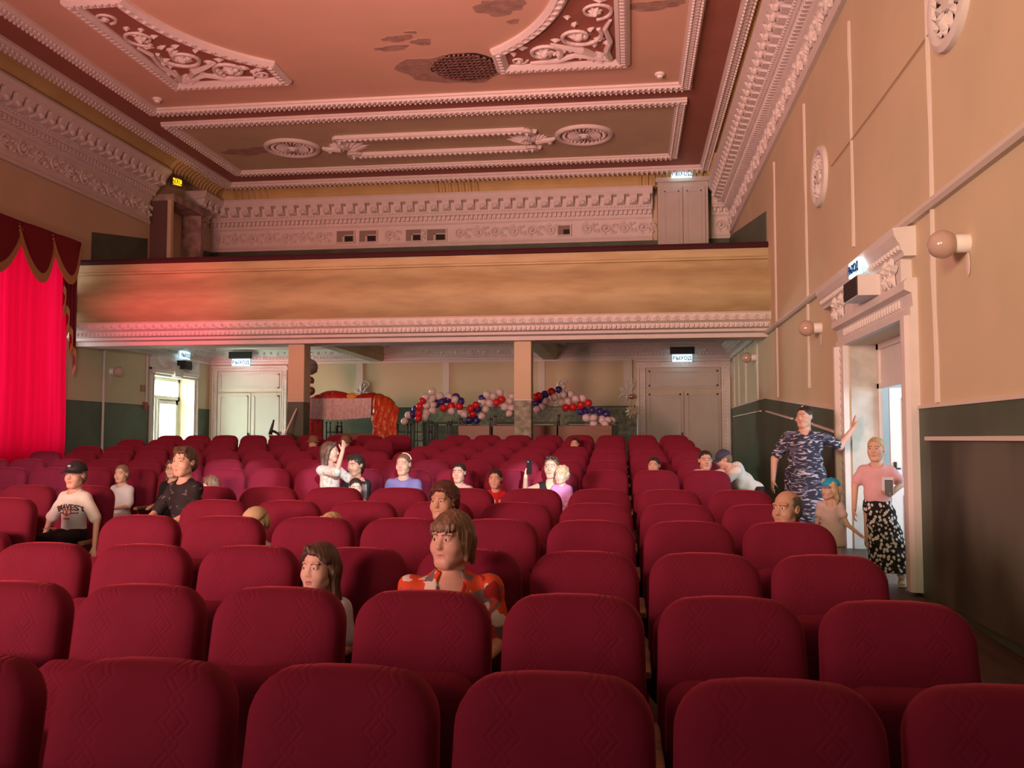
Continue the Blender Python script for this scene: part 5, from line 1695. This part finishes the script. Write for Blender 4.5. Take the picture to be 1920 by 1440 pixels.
            for i in range(9):
                x = -.054 + i * .0135
                H.cap(g, (x, -.060 - .02 * (1 - (x / .07) ** 2), .07), (x * 1.08, -.071 - .022 * (1 - (x / .07) ** 2), .036 + .006 * (i % 3)), .012, .005, .004)
        if hair in ('long', 'girl'):
            for s_ in (-1, 1):
                ln = -.26 if hair == 'long' else -.17
                H.cap(g, (s_ * .066, .0, .06), (s_ * .086, .008, -.02), .026, .022, .03)
                H.cap(g, (s_ * .086, .010, -.02), (s_ * .088, .03, ln * .6), .024, .026, .02)
                H.cap(g, (s_ * .086, .03, ln * .6), (s_ * .080, .03, ln), .026, .012, .02)
            for x in (-.04, 0, .04):
                H.cap(g, (x, .085, .0), (x, .085, -.22), .034, .022, .03)
            H.cap(g, (-.03, -.066, .108), (.076, -.040, .040), .012, .012, .02)
            H.cap(g, (-.03, -.066, .108), (-.078, -.030, .045), .011, .012, .02)
        if hair == 'bun':
            H.ell(g, (0, .112, .045), (.034, .030, .034), .012)
        if hair == 'pony':
            H.ell(g, (0, .108, .02), (.026, .03, .03), .012)
            H.cap(g, (0, .118, .01), (.02, .125, -.16), .030, .012, .012)
        if hair == 'curly':
            rr = random.Random(5)
            for i in range(60):
                th = rr.uniform(0, 6.28); ph = rr.uniform(-.2, 1.45)
                x, y, z = .090 * math.cos(th) * math.cos(ph), .018 + .11 * math.sin(th) * math.cos(ph), .035 + .10 * math.sin(ph)
                if y < -.045 and z < .075: continue
                if abs(x) > .05 and y < .0 and z < .02: continue
                H.ell(g, (x, y, z), (.019, .019, .017), .008)
        if hair in ('toddler',):
            rr = random.Random(8)
            for i in range(46):
                th = rr.uniform(0, 6.28); ph = rr.uniform(-.7, 1.3)
                x, y, z = .084 * math.cos(th) * math.cos(ph), .022 + .10 * math.sin(th) * math.cos(ph), .03 + .092 * math.sin(ph)
                if y < -.02 and z < .055: continue
                H.ell(g, (x, y, z), (.016, .016, .020), .010)
        if hair == 'short':
            for i in range(9):
                x = -.05 + i * .0125
                H.cap(g, (x, -.045, .112), (x * 1.1 + .008, -.088 + abs(x) * .25, .078 + .004 * (i % 2)), .014, .008, .008)
        kk = 260 / sc
        g.noise(lambda X, Y, Z: .0009 * sc * np.sin(np.arctan2(X - c0[0], Y - c0[1] - .02) * 61 + Z * 40) + .0009 * sc * np.sin(X * kk + Y * kk * .6 + Z * 25))
        m_, _ = g.mesh('hair')
        if m_ is not None:
            m_.materials.append(hairmat(hc)); info['hair'] = link('hair', m_, T)
    return info

def on_head(info, name, mat, build, parent=None):
    """small field or mesh in head coordinates"""
    H = info['H']
    mb = MB(); build(mb)
    mb.v = [tuple(H.p(*v)) for v in mb.v]
    return mb.build(name, mat, parent or info['T'], smooth=True)
def cap_hat(info, mat, mat2=None, r=.0, brim=.075, blen=.07):
    def dome(mb):
        n, m = 24, 9
        for j in range(m + 1):
            ph = math.pi / 2 * j / m
            for i in range(n):
                th = 2 * math.pi * i / n
                mb.v.append(((.093 + r) * math.cos(th) * math.cos(ph), .016 + (.113 + r) * math.sin(th) * math.cos(ph), .040 + (.098 + r) * math.sin(ph)))
        for j in range(m):
            for i in range(n):
                mb.f.append((j * n + i, j * n + (i + 1) % n, (j + 1) * n + (i + 1) % n, (j + 1) * n + i)); mb.mi.append(0)
        mb.ball((0, .016, .139 + r), (.009, .009, .005), 8, 5)
    o = on_head(info, 'cap', mat, dome); sm = o.modifiers.new('thick', 'SOLIDIFY'); sm.thickness = .006
    def visor(mb):
        n, m = 16, 5
        for j in range(m + 1):
            for i in range(n + 1):
                a = math.pi * (1.14 + .72 * i / n)
                q = 1 + j / m * blen / .1
                x = (.093 + r) * math.cos(a) * (1 + .12 * j / m); y = .016 + (.113 + r) * math.sin(a) * q
                mb.v.append((x, y, .044 - .018 * (j / m) - .10 * (x ** 2) / .1 * .9))
        for j in range(m):
            for i in range(n):
                a = j * (n + 1) + i
                mb.f.append((a, a + 1, a + n + 2, a + n + 1)); mb.mi.append(0)
    v = on_head(info, 'visor', mat2 or mat, visor); sm = v.modifiers.new('thick', 'SOLIDIFY'); sm.thickness = .005
    return o
def bucket_hat(info, mat):
    def f(mb):
        prof = [(.001, .166), (.06, .164), (.088, .135), (.097, .072), (.104, .066), (.142, .040), (.140, .034), (.10, .056), (.09, .06)]
        mb.lathe(prof, 26, lambda x, y, z: (x, .018 + y * 1.12, z))
    return on_head(info, 'hat', mat, f)
def chest_text(info, txt, size, mat, dz, arc=0.0, name='lettering', depth=.002, sx=1.0, bold=.0, x=0.0):
    """letters wrapped on the shirt front"""
    sh = info['shirt']
    p = info['chest'] + info['up'] * dz
    if isinstance(txt, MB):
        o = txt.build(name, mat, info['T'])
    else:
        o = text_mesh(txt, size, depth, name, mat, info['T'], (0, 0, 0), (0, 0, 0), sx, arc, bold)
    sm = sh.data
    from mathutils.bvhtree import BVHTree
    bv = BVHTree.FromPolygons([v.co for v in sm.vertices], [tuple(q.vertices) for q in sm.polygons])
    for v in o.data.vertices:
        org = Vector((p[0] + v.co.x + x, -1.5, p[2] + v.co.y))
        hit = bv.ray_cast(org, Vector((0, 1, 0)))
        y = hit[0].y if hit[0] else p[1] - .1
        v.co = Vector((org.x, y - .003 - max(0, v.co.z), org.z))
    o.data.update()
    return o
# ------------------------------------------------------------------ clothes
def pat(name, base, layers, rough=.75):
    """layers: (colour, kind, scale, threshold, stretch)"""
    m = bpy.data.materials.new(name)
    N, L = nt(m); b = N['Principled BSDF']; b.inputs['Roughness'].default_value = rough; b.inputs['Specular IOR Level'].default_value = .25
    tc = N.new('ShaderNodeTexCoord'); col = None
    for i, (c, kind, scale, thr, st) in enumerate(layers):
        mp = N.new('ShaderNodeMapping'); mp.inputs['Scale'].default_value = st; mp.inputs['Location'].default_value = (i * 3.7, i * 1.3, i * 2.1)
        L.new(tc.outputs['Object'], mp.inputs[0])
        if kind == 'n':
            x = N.new('ShaderNodeTexNoise'); x.inputs['Scale'].default_value = scale; x.inputs['Detail'].default_value = 1; x.inputs['Distortion'].default_value = .6; o = x.outputs['Fac']
        else:
            x = N.new('ShaderNodeTexVoronoi'); x.inputs['Scale'].default_value = scale; o = x.outputs['Distance']
        L.new(mp.outputs[0], x.inputs['Vector'])
        t = N.new('ShaderNodeMapRange'); L.new(o, t.inputs[0])
        e = .012 if kind == 'n' else .05
        if kind == 'n': t.inputs[1].default_value = thr - e; t.inputs[2].default_value = thr + e
        else: t.inputs[1].default_value = thr + e; t.inputs[2].default_value = thr - e
        mx = N.new('ShaderNodeMix'); mx.data_type = 'RGBA'; L.new(t.outputs[0], mx.inputs[0])
        if col is None: mx.inputs[6].default_value = (*base, 1)
        else: L.new(col, mx.inputs[6])
        mx.inputs[7].default_value = (*c, 1); col = mx.outputs[2]
    L.new(col, b.inputs['Base Color'])
    return m
cl = lambda n, c, v=.08: M('cloth_' + n, c, .8, var=v, scale=14, bump=.15, bscale=30, spec=.2)
ORANGE = pat('cloth_orange_camouflage', (.64, .075, .025), [((.70, .62, .52), 'n', 13, .585, (1, 1, .75)), ((.17, .13, .13), 'n', 12, .60, (1, 1, .7)), ((.30, .02, .02), 'n', 10, .65, (1, 1, .9))])
NAVY = pat('cloth_navy_dashes', (.030, .030, .055), [((.42, .40, .46), 'n', 15, .585, (.9, .9, 3.2)), ((.10, .10, .16), 'n', 9, .62, (1, 1, 2))])
DOTS = pat('cloth_black_white_spots', (.012, .012, .016), [((.72, .70, .68), 'v', 30, .44, (1, 1, .85))])
BLOUSE = pat('cloth_pale_floral', (.62, .56, .50), [((.34, .40, .42), 'n', 22, .60, (1, 1, 1)), ((.70, .40, .30), 'n', 18, .66, (1, 1, 1))])
BLACKP = pat('cloth_black_print', (.020, .015, .018), [((.10, .08, .09), 'n', 16, .64, (1, 1, 1.6))])
WHITE = cl('white', (.72, .68, .64)); WHITE2 = cl('white_cool', (.66, .70, .78)); LILAC = cl('lilac', (.20, .21, .50)); PINK = cl('pink', (.72, .42, .46)); RED = cl('red', (.55, .02, .03))
BLACKC = cl('black', (.018, .016, .018)); PALE = cl('pale_blue', (.50, .60, .72)); CREAM = cl('cream', (.70, .58, .50)); MAG = cl('orchid', (.60, .28, .58)); DARKG = cl('dark_grey', (.07, .065, .075)); BEIGE = cl('beige', (.52, .40, .25)); PURPLE = cl('dark_plum', (.10, .02, .04)); CYAN = cl('cyan', (.02, .36, .62)); GREYH = cl('hat_khaki', (.20, .13, .09)); DENIM = cl('denim', (.10, .13, .22)); DRESSW = cl('dress_blush', (.70, .55, .52))
PRINT = M('print_dark', (.06, .02, .02), .7); PRINTR = M('print_red', (.50, .10, .07), .7); PRINTW = M('print_white', (.75, .62, .62), .7)

def spot_at(px, top, Y, hh, zseat=.46, stand=False):
    p = at(px, top, Y); z = p.z - fz(Y)
    s = (z - .98 * hh) / 1.465 if stand else (z - zseat - .98 * hh) / .655
    return p.x, s
def acam(x, y): return math.atan2(-x, y)
def seated(label, px, top, row, rel, hh=.205, body=0.0, dy=.27, zseat=.46, **kw):
    Y = ROWY[row - 1] - dy
    x, s = spot_at(px, top, Y, hh, zseat)
    body = math.radians(body)
    kw.setdefault('age', 'child' if hh < .215 else 'adult')
    return person(label, (x, Y, fz(Y)), body, s=s, hh=hh, zseat=zseat, turn=acam(x, Y) + math.radians(rel) - body, **kw)
def standing(label, px, top, Y, rel, hh=.23, body=0.0, **kw):
    x, s = spot_at(px, top, Y, hh, 0, True)
    body = math.radians(body)
    kw.setdefault('age', 'child' if hh < .215 else 'adult')
    return person(label, (x, Y, fz(Y)), body, s=s, hh=hh, pose='stand', turn=acam(x, Y) + math.radians(rel) - body, **kw)

# ------------------------------------------------------------------ foreground girl and the two older women
i = seated('girl with long dark brown hair in a white tee, sitting behind the third front chair', 600, 1020, 3, -36, hh=.215, body=8, hair='long', hc='brown', shirt=WHITE2, sleeve=.75, pants=DENIM, hdet=.0034, bdet=.012, open_mouth=.8, age='child', eye=EYEP)
i = seated('older woman with a brown bob in an orange, white and grey patterned blouse', 846, 962, 3, -33, hh=.238, body=10, hair='bob', hc='mid', skin_='rosy', shirt=ORANGE, sleeve=.95, neck='scoop', pants=BLACKC, bw=1.34, fat=.9, old=1.0, hdet=.0036, bdet=.012)
i = seated('older woman with short curly dark hair and a drop earring behind the orange blouse', 832, 908, 5, -28, hh=.235, body=0, dy=.30, hair='curly', hc='auburn', skin_='tan', shirt=PURPLE, sleeve=1.0, bw=1.15, fat=.5, old=1.0, hdet=.005, bdet=.018, pants=BLACKC)
on_head(i, 'earring', M('earring_gold', (.8, .5, .2), .25, metal=1), lambda mb: (mb.ball((.086, .0, -.045), .006, 8, 6), mb.ball((.086, .0, -.058), (.004, .004, .010), 8, 6)))
i = seated('bald elderly man with deep set eyes in a dark shirt, near the right aisle', 1474, 920, 5, -34, hh=.235, body=-10, dy=.30, hair='bald', hc='grey', skin_='tan', shirt=PURPLE, sleeve=1.0, old=1.2, hdet=.0045, bdet=.018, pants=BLACKC)

# ------------------------------------------------------------------ standing group at the right doorway
i = standing('large woman in a navy dress with white dashes standing with her hand on the wall', 1508, 762, 11.55, -32, hh=.250, body=-12, hair='bun', hc='dark', skin_='rosy', dress=(NAVY, .36, .06, None), sleeve=.75, neck='vee', bw=1.28, fat=.85, old=.5, hdet=.0055, bdet=.018,
             armL=((.40, .05, 1.28), (.56, .22, 1.50)), armR=((-.36, .02, 1.12), (-.38, -.06, .86)), hands=dict(L=dict(d=(.12, .25, .95), n=(.9, .3, 0), curl=.15)), handdet=[((.60, .26, 1.57), .007)], pants=BLACKC)
on_head(i, 'hair_clip', WHITEP, lambda mb: mb.tube([(.012, -.083, .112), (.030, -.070, .122)], .005, 6))
i = standing('young woman in a pink tee and spotted black skirt standing in the doorway', 1668, 820, 9.62, -14, hh=.235, body=-16, hair='bun', hc='blond', skin_='fair', shirt=PINK, sleeve=.70, neck='crew', dress=(DOTS, .13, .10, .93), hdet=.0045, bdet=.014, hem=.80, hipshift=-.13, shoes=CREAM,
             armL=((.10, .03, 1.00), (-.01, -.20, .90)), armR=((-.335, -.02, .98), (-.345, -.10, .75)), hands=dict(L=dict(d=(-.55, -.75, .15), n=(.3, -.2, .9), curl=.6), R=dict(d=(-.1, -.1, -1), n=(.6, 0, 0), curl=.7)), handdet=[((-.06, -.25, .91), .0065), ((-.35, -.11, .68), .0065)])
W = i['T']
t = thing('smartphone', 'dark smartphone with papers held by the young woman in the doorway', 'phone', W.location, W.rotation_euler.z)
mb = MB(); xf = lambda x, y, z: (-.015 + x, -.275 + y * .8 + z * .1, .975 + z + y * .2); mb.box(-.035, .035, -.005, .005, -.07, .075, xf); mb.build('phone_body', BLACK, t)
mb = MB(); mb.box(-.032, .032, -.0065, -.005, -.064, .068, xf); mb.build('screen', M('phone_screen', (.10, .11, .14), .1), t)
mb = MB(); mb.box(-.06, .045, .012, .014, -.06, .10, xf); mb.build('paper_sheet', WHITE2, t)
i = standing('little girl in a bright blue cap and pale dress beside the young woman', 1556, 898, 9.75, -58, hh=.205, body=-12, hair='girl', hc='blond', dress=(DRESSW, .36, .06, None), sleeve=.45, neck='scoop', hdet=.0045, bdet=.013,
             armR=((-.135, .0, .58), (-.15, -.02, .42)), armL=((.16, -.03, .58), (.28, -.14, .49)))
cap_hat(i, CYAN, cl('cap_grey_blue', (.22, .26, .36)))
Yb_ = 11.2
x_, _ = spot_at(1412, 900, Yb_, .2)
i = person('child in a white tee and dark cap bending over the chairs at the right aisle', (x_ + .02, Yb_, fz(Yb_)), math.radians(-72), s=.86, hh=.2, pose='stand', lean=.88, turn=math.radians(-10), nod=.45, hair='crop', hc='mid', skin_='rosy', shirt=WHITE, sleeve=.7, pants=BLACKC, bdet=.016, hdet=.006, head_fwd=.03, age='child', hem=.66,
           armR=((-.20, -.50, .92), (-.06, -.62, 1.02)), armL=((.10, -.46, .86), (.10, -.62, .80)), hands=dict(R=dict(d=(.3, -.9, .1), n=(0, 0, -1), curl=.2)), handdet=[((-.05, -.68, 1.03), .007)])
cap_hat(i, M('cap_dark_blue', (.04, .045, .09), .7))

# ------------------------------------------------------------------ lit middle of the seventh row
i = seated('woman in a lilac tee with a white hair band, brightly lit in the seventh row', 757, 851, 7, -22, hh=.235, body=6, dy=.32, hair='bun', hc='mid', skin_='fair', shirt=LILAC, sleeve=.9, bdet=.016, hdet=.005, pants=DARKG, bw=1.12)
on_head(i, 'hair_band', WHITEP, lambda mb: mb.tube([(.092 * math.cos(a), .005 + .02 * math.sin(a), .040 + .088 * math.sin(a)) for a in [.15 + math.pi * k / 22 for k in range(13)]], .006, 6))
i = seated('child with tied back dark hair in a pale top left of the boy in red', 861, 868, 7, -18, hh=.215, body=4, dy=.32, hair='bun', hc='dark', skin_='fair', shirt=CREAM, sleeve=.8, bdet=.016, hdet=.005, pants=DENIM)
i = seated('boy with short dark hair in a red lettered tee in the seventh row', 929, 880, 7, -12, hh=.21, body=6, dy=.40, hair='crop', hc='dark', skin_='rosy', shirt=RED, sleeve=.8, bdet=.016, hdet=.005, pants=DENIM)
chest_text(i, 'ALE', .11, PRINTW, -.02, bold=.003)
i = seated('woman in a black tank top holding up a phone with a toddler on her lap', 1034, 856, 7, -14, hh=.235, body=8, dy=.30, hair='bun', hc='mid', skin_='fair', shirt=BLACKC, sleeve=0, neck='tank', bdet=.015, hdet=.005, pants=DENIM, bw=1.1,
           armR=((-.30, -.16, .86), (-.30, -.30, 1.02)), hands=dict(R=dict(d=(.08, -.05, 1), n=(.9, -.3, 0), curl=.75)), handdet=[((-.29, -.31, 1.10), .0055)])
on_head(i, 'sunglasses', BLACK, lambda mb: (mb.ball((.034, -.062, .108), (.028, .016, .02), 10, 7), mb.ball((-.034, -.062, .108), (.028, .016, .02), 10, 7), mb.tube([(.06, -.05, .1), (.088, .0, .06)], .004, 5)))
W = i['T']
t = thing('smartphone', 'black smartphone held up by the woman in the black tank top', 'phone', W.location, W.rotation_euler.z)
o = Vector((-.262, -.355, 1.125))
xf = lambda x, y, z: (o.x + x * .7 + y * .7, o.y + y * .7 - x * .7, o.z + z)
mb = MB(); mb.box(-.038, .038, -.005, .005, -.075, .085, xf); mb.build('phone_body', BLACK, t)
mb = MB(); mb.box(-.035, .035, .005, .0065, -.07, .08, xf); mb.build('screen', M('phone_screen2', (.03, .03, .035), .1), t)
mb = MB(); mb.ball((o.x - .012, o.y - .008, o.z + .062), .009, 8, 6); mb.build('camera_lens', M('lens_glass', (.3, .3, .32), .1), t)
i = seated('toddler with pale curls in an orchid top on the lap of the phone woman', 1053, 874, 7, -30, hh=.19, body=0, dy=.52, zseat=.62, hair='toddler', hc='blond', skin_='fair', shirt=MAG, sleeve=.8, bdet=.014, hdet=.005, pants=MAG)
i = standing('girl with long brown hair in a pale floral blouse, standing in profile with raised arm', 618, 829, 10.15, 74, hh=.215, body=64, hair='long', hc='brown', skin_='rosy', shirt=BLOUSE, sleeve=1.0, bdet=.014, hdet=.005, pants=DENIM,
             armR=((-.13, -.24, 1.07), (-.10, -.30, 1.30)), armL=((.20, -.12, .98), (.16, -.32, .98)), hands=dict(R=dict(d=(.2, -.1, 1), n=(0, .8, .1), curl=.5)), handdet=[((-.08, -.31, 1.37), .006)])
i = seated('dark haired woman in a shiny black jacket behind the raised arm', 668, 852, 7, -40, hh=.235, body=-14, dy=.30, hair='short', hc='dark', skin_='tan', shirt=M('jacket_black', (.02, .019, .022), .35), sleeve=1.7, bdet=.016, hdet=.0055, pants=BLACKC, nod=.15)
i = standing('small child with a dummy in its mouth in front of the woman in black', 668, 897, 9.75, 6, hh=.195, body=-8, hair='crop', hc='dark', skin_='fair', shirt=PINK, sleeve=.9, bdet=.014, hdet=.005, pants=WHITE2, nod=.12)
on_head(i, 'dummy', WHITEP, lambda mb: (mb.ball((0, -.094, -.066), (.022, .007, .016), 10, 6), mb.ball((0, -.102, -.066), (.009, .008, .009), 8, 6)))

# ------------------------------------------------------------------ right hand rear
i = seated('boy with short dark hair peeping over the chair left of the smiling woman', 1226, 857, 8, -14, hh=.205, body=0, dy=.30, hair='crop', hc='dark', skin_='rosy', shirt=DARKG, sleeve=.8, bdet=.018, hdet=.006, pants=BLACKC)
i = seated('smiling woman in dark clothes beside the bending child in the white tee', 1322, 845, 8, 10, hh=.235, body=10, dy=.32, hair='bun', hc='dark', skin_='rosy', shirt=BLACKC, sleeve=1.5, bdet=.018, hdet=.006, pants=BLACKC, open_mouth=.3)
i = seated('boy with short black hair far back in the eleventh row', 1078, 821, 11, -10, hh=.205, body=0, dy=.30, hair='crop', hc='dark', skin_='rosy', shirt=DARKG, sleeve=.8, bdet=.02, hdet=.007, pants=BLACKC)
for px, w in ((588, 'left'), (648, 'right')):
    i = seated(f'far child in a brimmed hat behind the raised arm, {w} one of two', px, 821, 11, -14 if px > 600 else -8, hh=.205, dy=.30, hair='crop', hc='dark', skin_='rosy', shirt=DARKG if px < 600 else CREAM, sleeve=.8, bdet=.02, hdet=.007, pants=BLACKC)
    bucket_hat(i, GREYH if px > 600 else cl('hat_brown', (.22, .12, .07)))

# ------------------------------------------------------------------ left hand group
i = seated('boy in a dark cap and white lettered tee perched on a chair at the left', 143, 867, 6, -34, hh=.215, body=-8, dy=.30, zseat=.62, hair='crop', hc='mid', skin_='rosy', shirt=WHITE, sleeve=.85, bdet=.013, hdet=.0045, pants=BLACKC, open_mouth=.8, head_fwd=.01, bw=.98,
           armL=((.235, -.01, .80), (.26, -.06, .58)), armR=((-.225, -.03, .80), (-.22, -.12, .62)))
cap_hat(i, M('cap_black', (.02, .015, .022), .7))
on_head(i, 'cap_emblem', M('emblem_grey', (.30, .28, .30), .6), lambda mb: mb.ball((.0, -.098, .088), (.022, .006, .012), 8, 5))
chest_text(i, 'BRAVEST', .066, PRINT, .0, arc=1.6, bold=.002)
def flat(boxes, rings=()):
    mb = MB()
    for x0, x1, y0, y1 in boxes:
        n = 6
        for k in range(n):
            a, c = x0 + (x1 - x0) * k / n, x0 + (x1 - x0) * (k + 1) / n
            mb.box(a, c, y0, y1, -.002, .002)
    for x, y, r in rings:
        mb.lathe([(r * .55, -.002), (r * .55, .002), (r, .002), (r, -.002)], 18, lambda u, v, w: (x + u, y + v, w))
    return mb
chest_text(i, flat([(-.085 + k * .012, -.077 + k * .012, -.004, .004 + .004 * (k % 2)) for k in range(4)] + [(.045 + k * .012, .053 + k * .012, -.004, .004 + .004 * (k % 2)) for k in range(4)]), 0, PRINT, -.052, name='small_print')
chest_text(i, flat([(-.032, .032, -.007, .007)]), 0, PRINTR, -.098, name='red_bar')
chest_text(i, flat([(-.012, .012, -.034, -.012)], [(-.020, .004, .026), (.020, .004, .026)]), 0, PRINTR, -.046, name='red_emblem')
text_mesh('ARI', .07, .002, 'trouser_lettering', WHITE, i['T'], (.04, -.33, i['hip'][2] + .078), (.12, 0, .35))
i = seated('small child in a white tee holding a plate behind the boy in the cap', 230, 872, 7, -32, hh=.205, body=-10, dy=.38, hair='crop', hc='ash', skin_='fair', shirt=WHITE2, sleeve=.8, bdet=.014, hdet=.005, pants=WHITE2)
i = standing('tall boy with brown hair in a black printed tee leaning at the left', 353, 838, 7.15, -38, hh=.235, body=-22, hair='short', hc='brown', skin_='rosy', shirt=BLACKP, sleeve=.95, bdet=.014, hdet=.0048, pants=DARKG, age='child', lean=.06,
             armR=((-.21, -.12, .92), (-.16, -.32, .82)), armL=((.19, -.10, .92), (.08, -.32, .82)))
i = seated('girl with long hair and glasses behind the tall boy in black', 326, 862, 7, -26, hh=.21, body=-12, dy=.34, hair='long', hc='brown', skin_='fair', shirt=BLACKC, sleeve=1.2, bdet=.016, hdet=.0055, pants=BLACKC)
on_head(i, 'glasses', BLACK, lambda mb: [mb.tube([(s_ * .031 + .022 * math.cos(a), -.098, .008 + .018 * math.sin(a)) for a in [2 * math.pi * k / 14 for k in range(15)]], .0028, 5) for s_ in (-1, 1)])
i = seated('girl in a pale blue top turned away right of the tall boy', 397, 892, 7, -105, hh=.20, body=-30, dy=.36, hair='girl', hc='mid', skin_='fair', shirt=PALE, sleeve=.5, bdet=.016, hdet=.0055, pants=DENIM, nod=.25)
i = seated('child with bowed head under a beige cap at the left of the fifth row', 491, 952, 5, -62, hh=.205, body=-20, dy=.36, hair='crop', hc='blond', skin_='fair', shirt=WHITE, sleeve=.8, bdet=.016, hdet=.005, pants=DARKG, nod=.55, lean=.15)
cap_hat(i, BEIGE)
i = seated('child showing only fair hair above the fourth row chair', 622, 963, 5, -30, hh=.20, dy=.34, hair='short', hc='blond', skin_='fair', shirt=CREAM, sleeve=.8, bdet=.018, hdet=.006, pants=DARKG, nod=.3)
